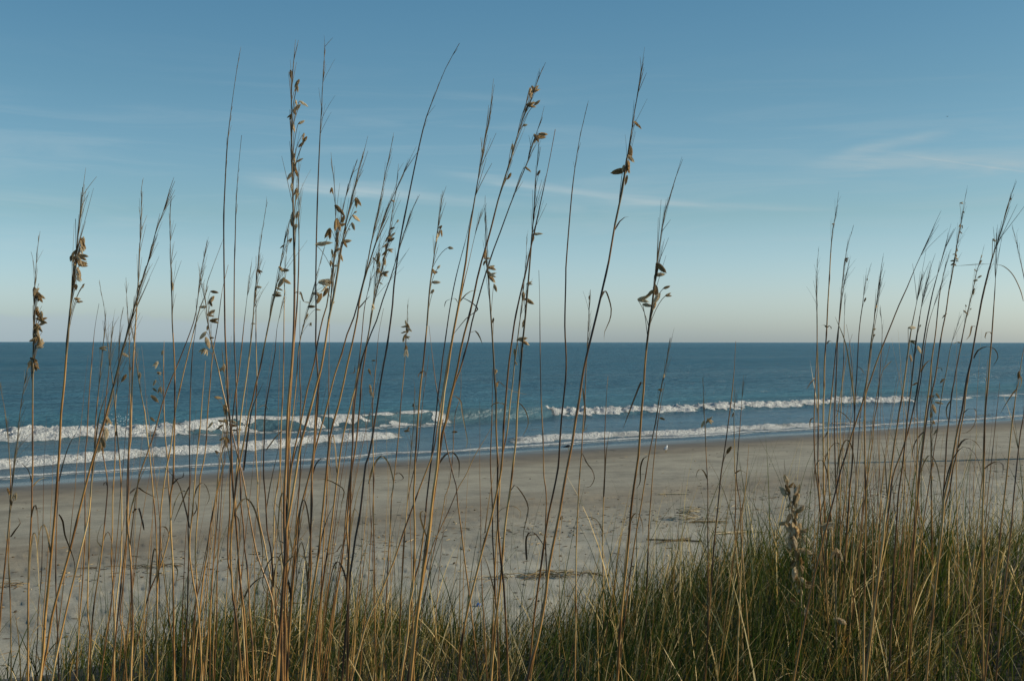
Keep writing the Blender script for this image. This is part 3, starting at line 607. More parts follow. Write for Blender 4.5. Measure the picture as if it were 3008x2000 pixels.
(5, 'F 355,1050 375,1150 390,1280 400,1400 408,1560; V 412,150 420,350 405,500 400,650', 0, '', [], 'left slanting thin stem crossing a short forked one at the horizon, right clump'),
(4, 'F 402,1125 380,1200 350,1350 330,1480; V 310,150 285,350 295,600 285,800', 0, '', [], 'short thin forked stem with its tip just above the horizon, right clump'),
(6, 'F 523,660 495,770 480,900 465,1000 452,1120 445,1250 435,1450; V 425,150 418,350 410,450 405,600 400,700 380,900', 880, 'F 515,706,90,18 498,863,110,28', ['F 440,1375 470,1390 500,1440'], 'thin stem with one dark seed hung right below its tip, middle of the right clump'),
(8, 'F 623,615 600,780 580,930 565,1050 550,1150 535,1280 520,1430; V 500,150 495,300 497,500 500,700 505,900 505,1050 500,1300 497,1568', 990, 'F 585,917,110,22 573,1087,-20,20 567,1137,120,20', [], 'stem with three seeds one below another that runs to the bottom edge, right clump'),
(4, 'F 615,720 600,900 575,1050 555,1180 540,1300 525,1400; V 480,200 460,350 450,500 440,650 430,800', 880, '', [], 'fine stem beside the three seeded one in the right clump'),
(5, 'F 618,950 630,1100 625,1250 615,1400 605,1560; V 600,130 590,250 570,350 560,480 545,600 530,720 510,850', 1000, '', [], 'left tilted fine stem crossed at the horizon by the long slanting one'),
(4, 'F 690,1210 650,1370 620,1450; V 585,180 560,350 545,500 520,650', 0, '', ['F 640,1400 670,1360 705,1330'], 'fine short stem to the right of the long slanting stem, tip in the sea'),
(8, 'F 1025,300 960,450 890,600 820,770 760,900 700,1050 640,1200 590,1330 540,1480; V 520,90 470,240 430,360 390,480 350,620 310,740 285,850', 790, '', [], 'long dark stem slanting far to the right across the whole right clump'),
(10, 'F 942,665 910,800 885,930 860,1050 840,1180 820,1330 790,1560; V 780,130 760,290 745,400 725,520 705,680 690,800 670,960 650,1100 640,1250 620,1400 600,1568', 930, 'F 862,1075,0,52', [], 'stout stalk with one large dark seed above the horizon, widening to the bottom edge'),
(8, 'F 1008,595 960,780 930,920 910,1050 890,1180 875,1320 850,1560; V 840,150 825,320 815,430 800,580 780,750 755,920 745,1100 735,1250 715,1568', 930, 'G 200,1185,20,42 242,1245,60,50 178,1310,80,44 247,1063,120,18', [], 'stalk with two big dark seeds touching the horizon, middle of the right clump'),
(8, 'G 470,390 420,530 380,670 345,800 320,920 295,1050 265,1250 245,1420 225,1560; W 195,270 165,400 130,520 100,610; V 730,720 700,850 690,980', 830, 'G 205,1508,150,38', [], 'dark stem bending left into the thick foot of the right clump'),
(6, 'G 405,750 350,920 310,1060 280,1250 250,1500; W 225,200 228,400 225,600 220,800 215,950', 920, '', ['G 250,1415 290,1350 330,1320'], 'fine upright stem hidden among darker ones in the right clump'),
(7, 'G 470,505 430,650 400,800 385,920 370,1080 355,1200 335,1330 325,1450; W 310,150 290,300 275,450 255,620 240,750 225,880 215,1000', 850, '', ['W 290,425 240,470 205,530 190,600 205,670'], 'plumed stem immediately left of the bead headed one in the right clump'),
(7, 'G 600,40 580,150 555,310 530,440 510,560 490,680 470,780 445,960 420,1080 400,1200 380,1350 355,1500; W 320,200 290,400 265,600 245,750 235,900 225,1020', 790,
 'G 568,119,0,24 580,190,60,16 552,298,100,24 571,302,80,22 562,347,35,24 525,480,100,24 531,482,80,22 505,512,170,20 524,521,80,24 527,545,30,26 493,562,170,24 530,562,20,26 510,570,90,24 495,588,150,26 512,591,30,26', ['G 440,975 415,1005', 'G 445,968 455,970'], 'tallest stem of the right clump with tight beads of dark seeds'),
(6, 'G 342,1260 335,1400; W 333,150 330,300 332,600 335,900 340,1200 345,1568', 1390, 'W 325,165,170,40 385,162,60,36 397,215,10,50 357,262,70,56 332,310,95,40 353,370,80,30 368,437,130,50 288,652,15,46 350,690,90,34 340,795,95,30', ['G 375,1385 405,1382 420,1410'], 'near tan stem with big brown seeds over the surf and beach, right'),
(6, 'G 728,490 705,580 680,650 660,750 635,860 610,960 590,1050 565,1180 545,1290 520,1420; W 510,50 490,150 475,300 460,420 450,520 445,650 435,800 425,950 415,1130', 940,
 'G 718,530,110,24 708,573,120,28 672,636,60,20 706,683,-30,28 675,712,-5,28 660,785,130,22 656,808,110,30 600,908,60,14 592,953,50,24 610,968,60,18 637,930,-40,14', ['G 555,1190 530,1185 500,1200', 'W 480,200 455,240 450,300 470,370'], 'stem with evenly spaced little dark seeds, right of the bead headed one'),
(5, 'G 545,1020 510,1130 480,1230 455,1380 425,1530; W 410,130 395,280 380,430 360,540 345,650', 1010, 'G 415,1483,130,34', [], 'thin wilted stem with a ragged tip just above the horizon, right side'),
(10, 'G 945,60 905,200 860,350 820,480 780,620 745,760 720,870 700,980 680,1080 660,1200 640,1320 615,1470; W 605,30 590,130 570,270 540,400 520,500 500,620 480,740 455,850 430,960 420,1130', 740, 'G 940,90,110,18 818,406,40,26', ['G 660,1310 690,1250 760,1218 820,1240 845,1300 810,1365', 'W 575,300 620,258 665,258 680,310 660,390 610,440 560,445', 'G 670,1065 645,1065 630,1130 600,1170', 'W 540,560 570,510 620,488 680,520 720,580'], 'tall stout plumed stalk near the right edge, leaning right with curling leaves'),
(6, 'G 822,450 775,620 735,780 710,900 690,1020 670,1130; W 605,90 585,280 555,430 530,600 500,720 475,880 440,1010 415,1180', 860, '', [], 'thinner twin stem pressed to the tall stout plumed stalk near the right edge'),
(9, 'G 830,440 830,600 820,800 810,950 800,1100 790,1230 780,1350 770,1490; W 765,60 755,200 745,350 742,500 738,700 735,850 730,1000 725,1200', 820, '', ['G 800,1130 785,1108 755,1112 745,1150 755,1160', 'W 740,720 790,680 840,665 885,690 880,760'], 'upright stem with a hooked leaf just above the horizon, near the right edge'),
(5, 'G 765,1325 758,1480; W 750,80 745,250 735,500 728,750 710,950 690,1140', 0, 'G 757,1475,80,20', [], 'thin companion stem left of the hook leafed one, tip in the sea'),
(6, 'G 965,345 1000,480 1030,620 1060,760 1080,900; W 1100,200 1090,500 1070,900', 800, '', ['G 1040,870 1015,780 960,670 890,605 820,590 700,588 520,602'], 'left curving stem entering from the right edge, trailing a long hair like leaf'),
(9, 'G 1055,1190 1030,1300 1015,1400 1005,1490; W 1000,20 985,130 970,250 950,400 930,600 910,800 890,980 870,1150', 0, 'G 1005,1440,90,46', ['G 1005,1430 1025,1470 1020,1520 1000,1550', 'W 985,110 940,170 890,250 850,320'], 'stem ending in a brown withered leaf knot over the sea, right edge'),
(8, 'G 1062,1220 1050,1400; W 1050,150 1045,300 1020,430 1000,600 985,750 970,900 955,1080 945,1200', 0, '', [], 'rightmost stem, dark and bare, cut by the right edge'),
(4, 'G 860,1490; W 845,200 825,380 805,580 785,760 765,960', 0, '', ['W 750,1000 760,900 800,760'], 'fine pale green stem with tip in the surf, between the last stout stems'),
# ---- nearest, right
(7, 'X 440,150 455,280 480,400 500,520 510,620 520,700 535,800 545,950 550,1050 555,1250 555,1568', 1740,
 'X 455,255,75,56 487,275,-40,40 460,300,60,50 428,305,215,56 520,305,-65,64 440,330,200,44 512,370,100,84 475,420,100,56 518,410,90,50 512,465,60,64 552,430,-50,56 462,500,110,70 517,520,60,44 432,530,170,60 490,570,95,80 522,590,80,76 572,575,-30,60 480,620,110,60 595,640,55,64 512,660,75,72 485,690,100,70 580,712,20,84 520,730,85,66 545,770,70,64 490,792,120,50 562,830,60,60 515,870,110,80 530,920,90,70 570,905,45,56 592,940,5,80 530,970,80,50 500,1030,40,40 580,1100,40,64 470,560,95,60 500,640,90,60 540,600,70,60', [], 'nearest stalk with a big full head of pale papery seeds before the grass, right'),
(6, 'X 787,450 785,700 780,900 780,1100 785,1568', 1740, 'X 735,545,0,90 768,725,110,66 802,735,60,84 820,1180,20,70', [], 'near pale stem carrying two white seeds like a tent, right of the full head'),
# ---- left edge, near and fuzzy
(5, 'A 0,1240 25,1370 45,1530; J 50,200 58,330 62,420 60,520 55,700 50,880 60,1100 65,1400 65,1568', 1330, '', ['J 62,740 90,700 118,660 105,630'], 'thin stem at the far left edge, tip slanting out of the frame'),
(8, 'A 152,1170 130,1300 110,1450; J 100,200 85,300 70,450 60,570 45,750 30,900 12,1080 0,1250', 1470, 'J 50,480,80,34 85,512,110,40 65,545,90,30', [], 'soft fuzzy tan stalk at the far left edge with pale flecks of seed'),
]

# ------------------------------------------------------------------ plant materials
def plant_mat(name, stops, rough=.55, trans=.0, noise_scale=60, rnd=.35, spec=.3):
    """'tone' along the piece picks the colour; every piece is shifted a little of its own"""
    m, t, b, out = new_mat(name)
    at = N(t, 'ShaderNodeAttribute', attribute_name='tone')
    oi = N(t, 'ShaderNodeObjectInfo')
    tc = N(t, 'ShaderNodeNewGeometry')
    n = N(t, 'ShaderNodeTexNoise', i_Scale=noise_scale, i_Detail=3)
    L(t, tc.outputs['Position'], n.inputs['Vector'])
    v = math_node(t, 'ADD', at.outputs['Fac'], math_node(t, 'MULTIPLY', math_node(t, 'SUBTRACT', oi.outputs['Random'], .5), rnd))
    v = math_node(t, 'ADD', v, math_node(t, 'MULTIPLY', math_node(t, 'SUBTRACT', n.outputs[0], .5), .5), clamp=True)
    c = ramp(t, v, stops)
    L(t, c, b.inputs['Base Color'])
    b.inputs['Roughness'].default_value = rough
    b.inputs['Specular IOR Level'].default_value = spec
    if trans:
        tr = N(t, 'ShaderNodeBsdfTranslucent')
        L(t, c, tr.inputs[0])
        mx = N(t, 'ShaderNodeMixShader')
        mx.inputs[0].default_value = trans
        L(t, b.outputs[0], mx.inputs[1]); L(t, tr.outputs[0], mx.inputs[2])
        L(t, mx.outputs[0], out.inputs[0])
    return m
M_STEM = plant_mat('sea_oat_stem', [(0, (.014, .010, .007)), (.25, (.06, .030, .013)), (.5, (.22, .105, .032)), (.75, (.46, .26, .085)), (1, (.60, .43, .20))], .38, 0, 45, .35, .5)
M_HEAD = plant_mat('sea_oat_head', [(0, (.05, .045, .035)), (.5, (.17, .13, .075)), (1, (.36, .29, .17))], .6, .15, 60)
M_SEED = plant_mat('sea_oat_spikelet', [(0, (.20, .115, .045)), (.35, (.48, .31, .13)), (.65, (.68, .50, .26)), (1, (.86, .75, .53))], .6, .48, 90, 1.0)
M_SEED_PALE = plant_mat('sea_oat_spikelet_pale', [(0, (.26, .165, .08)), (.4, (.52, .38, .20)), (.7, (.70, .56, .35)), (1, (.88, .78, .58))], .6, .48, 90, .8)
M_LEAF = plant_mat('sea_oat_leaf', [(0, (.04, .03, .018)), (.35, (.13, .085, .04)), (.7, (.30, .22, .11)), (1, (.42, .35, .2))], .5, .25, 40)
M_GRASS = plant_mat('dune_grass', [(0, (.012, .022, .006)), (.3, (.050, .078, .011)), (.5, (.115, .118, .020)), (.66, (.23, .135, .032)), (.82, (.60, .40, .13)), (1, (.88, .68, .33))], .5, .38, 25, 0, .2)

def catmull(pts, step):
    """resample a 3D polyline smoothly; returns (n,3) and the running length"""
    P = [Vector(p) for p in pts]
    P = [P[0] * 2 - P[1]] + P + [P[-1] * 2 - P[-2]]
    out = []
    for i in range(1, len(P) - 2):
        a, b, c, d = P[i - 1], P[i], P[i + 1], P[i + 2]
        n = max(1, int(math.ceil((c - b).length / step)))
        for k in range(n):
            t = k / n
            out.append(.5 * ((2 * b) + (c - a) * t + (2 * a - 5 * b + 4 * c - d) * t * t + (3 * b - a - 3 * c + d) * t ** 3))
    out.append(P[-2])
    return np.array([tuple(v) for v in out])
class Tubes:
    def __init__(self):
        self.co, self.f, self.tone, self.n = [], [], [], 0
    def add(self, pts, rad, tone, sides=6, cap=True):
        pts = np.asarray(pts, float)
        k = len(pts)
        rad = np.broadcast_to(np.asarray(rad, float), (k,))
        tone = np.broadcast_to(np.asarray(tone, float), (k,))
        tg = np.gradient(pts, axis=0)
        tg /= np.maximum(np.linalg.norm(tg, axis=1, keepdims=True), 1e-9)
        ref = np.array([.31, .95, .05])
        a = np.cross(tg, ref); a /= np.maximum(np.linalg.norm(a, axis=1, keepdims=True), 1e-9)
        b = np.cross(tg, a)
        ang = np.arange(sides) / sides * 2 * np.pi
        ring = pts[:, None, :] + rad[:, None, None] * (a[:, None, :] * np.cos(ang)[None, :, None] + b[:, None, :] * np.sin(ang)[None, :, None])
        i = np.arange(k - 1)[:, None] * sides
        j = np.arange(sides)[None, :]
        j2 = (j + 1) % sides
        q = np.stack([i + j, i + j2, i + sides + j2, i + sides + j], -1).reshape(-1, 4) + self.n
        self.co.append(ring.reshape(-1, 3)); self.f.append(q)
        self.tone.append(np.repeat(tone, sides)); self.n += k * sides
    def ribbon(self, pts, wid, side, tone, fold=.35):
        """three-vertex-wide leaf with a folded midrib"""
        pts = np.asarray(pts, float)
        k = len(pts)
        tg = np.gradient(pts, axis=0)
        tg /= np.maximum(np.linalg.norm(tg, axis=1, keepdims=True), 1e-9)
        s = np.broadcast_to(np.asarray(side, float), (k, 3))
        s = s - tg * (s * tg).sum(1, keepdims=True)
        s /= np.maximum(np.linalg.norm(s, axis=1, keepdims=True), 1e-9)
        nrm = np.cross(tg, s)
        wid = np.broadcast_to(np.asarray(wid, float), (k,))[:, None]
        rows = np.stack([pts + s * wid * .5, pts - nrm * wid * fold * .5, pts - s * wid * .5], 1)
        i = np.arange(k - 1)[:, None] * 3
        j = np.arange(2)[None, :]
        q = np.stack([i + j, i + j + 1, i + 3 + j + 1, i + 3 + j], -1).reshape(-1, 4) + self.n
        self.co.append(rows.reshape(-1, 3)); self.f.append(q)
        self.tone.append(np.repeat(np.broadcast_to(np.asarray(tone, float), (k,)), 3)); self.n += k * 3
    def build(self, name, mat, parent=None, origin=(0, 0, 0)):
        me = mesh_np(name, np.concatenate(self.co) - np.asarray(origin, float), self.f)
        attr(me, 'tone', np.concatenate(self.tone))
        return link(name, me, mat, parent)

# ------------------------------------------------------------------ spikelets
def make_spikelet(kind):
    """flattened oat spikelet, base at the origin, pointing along +X, one unit long: overlapping boat shaped scales"""
    co, fa, tone = [], [], []
    def scale_leaf(x0, y0, ang, ln, wd, z, tn):
        n0 = len(co)
        ca, sa = math.cos(ang), math.sin(ang)
        K = 6
        for i in range(K + 1):
            t = i / K
            w = wd * (math.sin(math.pi * min(1, t * .82 + .12)) ** .8) * (1 - t ** 4)
            for j, k in ((-1, -1), (0, 0), (1, 1)):
                lx, ly = t * ln, k * w * .5
                bulge = (.055 * math.sin(math.pi * t) * (1 if j == 0 else .25)) * (1 if z >= 0 else -1)
                co.append((x0 + lx * ca - ly * sa, y0 + lx * sa + ly * ca, z + bulge))
                tone.append(tn + (.10 if j == 0 else -.12) + .15 * t)
        for i in range(K):
            for j in (0, 1):
                a = n0 + i * 3 + j
                fa.append((a, a + 1, a + 4, a + 3))
    if kind == 0:      # closed, many scales
        rows = [(0, .0, .46, .22), (.10, .26, .50, .24), (.10, -.26, .50, .24), (.24, .24, .50, .24), (.24, -.24, .50, .24), (.38, .20, .48, .22), (.38, -.20, .48, .22), (.52, .0, .48, .20)]
    elif kind == 1:    # open, two halves apart
        rows = [(0, .30, .62, .20), (.02, -.32, .62, .20), (.16, .42, .62, .18), (.16, -.44, .60, .18), (.30, .36, .62, .16), (.30, -.40, .60, .16)]
    elif kind == 2:    # narrow, half emptied
        rows = [(0, .12, .55, .20), (.12, -.12, .55, .20), (.28, .10, .52, .18), (.44, -.06, .54, .15)]
    else:              # small bead
        rows = [(0, .18, .72, .34), (.0, -.18, .72, .34), (.26, .0, .70, .34)]
    for s in (1, -1):
        for k, (x0, a, ln, wd) in enumerate(rows):
            scale_leaf(x0, 0, a, ln, wd, s * (.035 - .003 * k) , .50 + .06 * ((k * 7) % 3 - 1))
    me = mesh_np('spikelet', co, [np.array(fa)])
    attr(me, 'tone', tone)
    me.materials.append(M_SEED)
    return me
SPIKE = [make_spikelet(k) for k in range(4)]
SPIKE_PALE = []
for q in SPIKE:
    q = q.copy(); q.materials.clear(); q.materials.append(M_SEED_PALE); SPIKE_PALE.append(q)

# ------------------------------------------------------------------ one stalk of sea oats
def clean(p):
    p = sorted(p, key=lambda q: q[1])
    out = [p[0]]
    for q in p[1:]:
        if q[1] - out[-1][1] < 22:
            continue
        out.append(q)
    return out
def make_stalk(idx, spec):
    w, txt, py, spk, lvs, label = spec
    rnd = random.Random(1000 + idx)
    tr = clean(trace(txt))
    right = tr[-1][0] > 2330
    d0 = min(max(18.0 / w + .15, 1.55), 3.9)
    d0 *= rnd.uniform(.93, 1.07)
    if right and w <= 7: d0 = rnd.uniform(3.2, 4.6)
    if w in (5,) and 'nearest' in label: d0 = 1.7
    lean = rnd.uniform(-.07, .07)
    ybase = 2000.0
    def dep(y):
        return d0 + lean * (ybase - y) / 1000.0
    pts = [px(x, y, dep(y)) for x, y in [q[:2] for q in tr]]
    # on down to the sand
    def gz(p): return float(ground_z(np.array([p.x]), np.array([p.y]), False)[0])
    while len(pts) > 2 and pts[-1].z < gz(pts[-1]) - .02:
        pts.pop()
    dirv = (pts[-1] - pts[-3])
    dirv = dirv / max(1e-4, -dirv.z)
    sx = max(-.30, min(.30, dirv.x))
    p = pts[-1].copy()
    k = 0
    while p.z > gz(p) - .03 and k < 60:
        sx *= .93
        p = p + Vector((sx * .06, 0, -.06))
        k += 1
        if k % 3 == 0: pts.append(p.copy())
    pts.append(p.copy())
    base = pts[-1].copy(); base.z = gz(base)
    root = empty('sea_oat_stalk', base)
    tag(root, label, 'sea oats stalk', 'sea oats stalks standing on the dune')
    org = np.array(base)
    line = catmull(pts, .028)
    seg = np.linalg.norm(np.diff(line, axis=0), axis=1)
    s = np.concatenate([[0], np.cumsum(seg)])
    tot = s[-1]
    rmax = .39 * w / FPX * d0
    # photograph height of every sample
    ys = HY + (EYE - line[:, 2]) / line[:, 1] * FPX
    if py:
        ks = int(np.searchsorted(ys, py))
    else:
        ks = 0
    ks = min(max(ks, 0), len(line) - 4)
    f = s / tot
    rad = rmax * np.clip(.30 + .95 * np.sqrt(np.clip(f, 0, 1)), 0, 1.1) * .92
    rad = rad * np.clip(.16 + f * 9, 0, 1)
    rad = np.maximum(rad, .00055)
    # joints every 16 to 26 cm with a darker sheath below some of them
    tone = .66 + .10 * np.sin(s * 9 + idx)
    darkness = .27 if ('dark' in label.split(' seed')[0][:26] and 'seed' not in label[:20]) else 0.0
    tone = tone - darkness
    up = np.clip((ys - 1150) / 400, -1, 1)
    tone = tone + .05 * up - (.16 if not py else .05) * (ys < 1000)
    q = tot - .10
    while q > .05:
        near = np.abs(s - q)
        if q > s[ks]:
            rad = rad * (1 + .30 * np.exp(-(near / .006) ** 2))
            tone = tone - .34 * np.exp(-(near / .008) ** 2)
            ln = rnd.uniform(.04, .17)
            k = rnd.choice((-.42, -.26, .16, .0, -.36, .1))
            tone = tone + k * sstep(q + ln, q + ln * .6, s) * (s > q)
        q -= rnd.uniform(.14, .24)
    tone = np.clip(tone, .02, .98)
    T = Tubes()
    T.add(line[ks:], rad[ks:], tone[ks:], 7)
    T.build('stem', M_STEM, root, org)
    spikes = trace(spk) if spk else []
    head = None
    HT = Tubes()
    if ks > 2:
        HT.add(line[:ks + 1], rad[:ks + 1], tone[:ks + 1] - .05, 5)
        L_head = s[ks]
        bare = 'tall dark bare' in label or 'tallest dark bare' in label or 'dark thin stem' in label
        nb = max(5, int(L_head * (80 if bare else 150)))
        for _ in range(nb):
            t = rnd.random() ** .8 * .97
            i = min(int(t * ks), ks - 1)
            tg = line[max(i - 1, 0)] - line[i + 1]
            tg = tg / np.linalg.norm(tg)
            ln = rnd.uniform(.02, .055) * (.45 if bare else 1.0) * (.5 + 1.0 * t) * (1.5 if rnd.random() < .1 and not bare else 1)
            sp = rnd.uniform(.03, .22) if rnd.random() < .82 else rnd.uniform(.25, .7)
            side = np.array([rnd.uniform(-.5, 1.0), rnd.uniform(-.8, .8), rnd.uniform(-.2, .2)])
            cur = rnd.uniform(-.15, .35)
            c = [line[i] + tg * ln * a + side * ln * sp * a * (1 + cur * a) for a in (0, .35, .7, 1.0)]
            HT.add(c, np.array([.00042, .00036, .0003, .00018]) * rnd.uniform(.8, 1.4), .25 + .5 * rnd.random(), 3)
    pale = 'pale' in label or 'golden brown seed' in label
    heads = []
    placed, hung = [], []
    if any(k in label for k in ('dense', 'compact', 'full head')):
        reps = spikes * (2 if 'long dense' in label else 1)
        spikes = spikes + [(q[0] + rnd.uniform(-7, 7), q[1] + rnd.uniform(-9, 9), q[2] + rnd.uniform(-40, 40), q[3] * rnd.uniform(.8, 1.1), q[-1]) for q in reps if len(q) > 4]
    for sp in spikes:
        x, y = sp[0], sp[1]
        ang = R(sp[2] if len(sp) > 2 else rnd.uniform(40, 110))
        sc = sp_scale(spk)
        Lp = (sp[3] if len(sp) > 3 else 34) / sp[-1]
        dd = dep(y) + rnd.uniform(-.012, .012)
        ln = Lp / FPX * dd * (1.22 if 'full head' in label else 1.42)
        c = px(x, y, dd)
        dirv = Vector((math.cos(ang), rnd.uniform(-.35, .35), -math.sin(ang))).normalized()
        b0 = c - dirv * ln * .5
        # hang it from the nearest higher or level point of the stalk
        dist = np.linalg.norm(line - np.array(b0 + Vector((0, 0, -.006))), axis=1)
        i = int(np.argmin(dist))
        i = min(i + 2, len(line) - 1)
        a0 = line[i]
        midp = (a0 + np.array(b0)) / 2 + np.array([0, 0, .25 * np.linalg.norm(a0 - np.array(b0))])
        tt = np.linspace(0, 1, 6)[:, None]
        cur = (1 - tt) ** 2 * a0 + 2 * tt * (1 - tt) * midp + tt ** 2 * np.array(b0)
        if ks > 2:
            HT.add(cur, .00045, .4, 4)
        else:
            HT = Tubes(); HT.add(cur, .00045, .4, 4)
            heads.append(HT.build('seed_head', M_HEAD, root, org))
        placed.append((b0, dirv, ln)); hung.append(i)
    if ks > 2 and hung and max(hung) > ks:
        HT.add(line[ks - 1:max(hung) + 2], rad[ks - 1:max(hung) + 2] * 1.05 + .0001, tone[ks - 1:max(hung) + 2], 7)
    if ks > 2:
        head = HT.build('seed_head', M_HEAD, root, org)
    for q, (b0, dirv, ln) in enumerate(placed):
        kind = 3 if ln < .010 else rnd.choice((0, 0, 0, 1, 2))
        o = bpy.data.objects.new('spikelet', (SPIKE_PALE if (pale and rnd.random() < .5) or rnd.random() < .15 else SPIKE)[kind])
        X = dirv
        Z = Vector((rnd.uniform(-.7, .7), -1, rnd.uniform(-.5, .5)))
        Z = (Z - X * Z.dot(X)).normalized()
        Y = Z.cross(X)
        wide = 1.0 if kind != 3 else 1.15
        o.matrix_local = Matrix.Translation(b0 - base) @ Matrix((X * ln, Y * ln * wide, Z * ln)).transposed().to_4x4()
        COL.objects.link(o)
        o.parent = head if ks > 2 else heads[q]
    # leaves
    def leaf(lpx, wpx, tn, tw=0):
        n = len(lpx)
        yaw = rnd.uniform(-.10, .10)
        P = [px(x, y, dep(y) + yaw * k / max(1, n - 1)) for k, (x, y) in enumerate(lpx)]
        ln = catmull(P, .012) if n > 1 else None
        k = len(ln)
        t = np.linspace(0, 1, k)
        wd = wpx / FPX * d0 * np.clip(np.minimum(.55 + t * 4, 1.0) * (1 - t) ** .55, .10, 1)
        a = rnd.uniform(-.9, .9) + np.linspace(0, rnd.uniform(-1.3, 1.3), k)
        side = np.stack([np.cos(a), np.sin(a) * .8 + .2, np.sin(a * .7) * .4], 1)
        B = Tubes()
        B.ribbon(ln, wd, side, np.clip(tn + .25 * t - .1, 0, 1))
        B.build('leaf', M_LEAF, root, org)
    for lt in lvs:
        pl = [q[:2] for q in trace(lt)]
        leaf(pl, rnd.uniform(4.5, 7.0), rnd.choice((.15, .3, .5, .65)))
    # withered blades low on the stem, as on every stalk in the stand
    nl = rnd.choice((0, 0, 1)) if w < 7 else rnd.choice((0, 1, 1, 2))
    if right: nl = rnd.choice((0, 0, 1))
    if 'broken' in label or 'lying' in label or w <= 4: nl = 0
    for _ in range(nl):
        y0 = rnd.uniform(1380, 1800) if not right else rnd.uniform(1150, 1500)
        i = int(np.searchsorted(ys, y0))
        if i >= len(line) - 2: continue
        x0 = HX + line[i, 0] / line[i, 1] * FPX
        sg = rnd.choice((-1, 1))
        up_, out_ = rnd.uniform(20, 170), rnd.uniform(18, 110)
        dr = rnd.uniform(-10, 190)
        pl = [(x0, y0), (x0 + sg * out_ * .25, y0 - up_ * .6), (x0 + sg * out_ * .65, y0 - up_ * .95), (x0 + sg * out_ * 1.05, y0 - up_ * .85 + dr * .2), (x0 + sg * out_ * 1.3, y0 - up_ * .5 + dr * .7), (x0 + sg * out_ * rnd.uniform(.9, 1.5), y0 - up_ * .2 + dr)]
        if rnd.random() < .5:      # stiff blade still pointing up beside the stem
            q = rnd.uniform(.8, 1.6)
            pl = [(x0, y0), (x0 + sg * out_ * .15, y0 - 60 * q), (x0 + sg * out_ * .35, y0 - 120 * q), (x0 + sg * out_ * rnd.uniform(.5, .9), y0 - 170 * q)]
        leaf(pl, rnd.uniform(3.5, 6.5), rnd.choice((.1, .3, .5, .7)))
    return root
def sp_scale(_): return 1
def trace(txt):
    """'A 220,420 208,540 J 188,0' -> points in photograph pixels; extra numbers ride along, then the tile's scale"""
    out = []
    tile = None
    for w in txt.replace(';', ' ').split():
        if w.isalpha():
            tile = TILES[w]
        else:
            v = [float(k) for k in w.split(',')]
            if len(v) > 2:
                out.append((tile[0] + v[0] / tile[2], tile[1] + v[1] / tile[2], *v[2:], tile[2]))
            else:
                out.append((tile[0] + v[0] / tile[2], tile[1] + v[1] / tile[2]))
    return out
for i, sp in enumerate(STALKS):
    make_stalk(i, sp)

# the many hair thin stems that stand between the stalks and carry nothing
def thin_stem(i, x0, ytop, d, label, group):
    rnd = random.Random(5000 + i)
    lean = rnd.gauss(.10, .09)
    z0 = px(x0, ytop, d)
    p = z0.copy(); pts = [p.copy()]
    kx = lean
    while p.z > float(ground_z(np.array([p.x]), np.array([p.y]), False)[0]) - .03 and len(pts) < 40:
        kx = kx * .93 + rnd.gauss(0, .018)
        p = p + Vector((-kx * .08, rnd.gauss(0, .004), -.08))
        pts.append(p.copy())
    base = pts[-1].copy()
    line = catmull(pts, .03)
    f = np.linspace(0, 1, len(line))
    r = rnd.uniform(.0011, .0019) * np.clip(.12 + 1.6 * f, 0, 1)
    tone = .55 + rnd.uniform(-.2, .25) + .12 * np.sin(f * 23 + i)
    T = Tubes()
    T.add(line, r, np.clip(tone, 0, 1), 5)
    o = T.build('thin_stem', M_STEM, None, base)
    o.location = base
    tag(o, label, 'grass stem', group)
TH = random.Random(77)
for i in range(58):
    d = TH.uniform(2.4, 3.7)
    thin_stem(i, TH.choice((TH.uniform(120, 700), TH.uniform(560, 1120), TH.uniform(700, 1480))), TH.uniform(960, 1480), d, 'hair thin bare straw stem among the stalks left of the centre', 'hair thin stems left of the centre')
for i in range(46):
    d = TH.uniform(3.4, 4.8)
    thin_stem(100 + i, TH.choice((TH.uniform(2390, 2960), TH.uniform(2450, 2720))), TH.uniform(960, 1340), d, 'hair thin bare dark stem among the stalks of the right clump', 'hair thin stems of the right clump')
for i in range(9):
    thin_stem(200 + i, TH.uniform(1600, 2330), TH.uniform(1380, 1640), TH.uniform(3.2, 4.4), 'short hair thin green stem standing alone between centre and right clump', 'lone thin stems right of the centre')

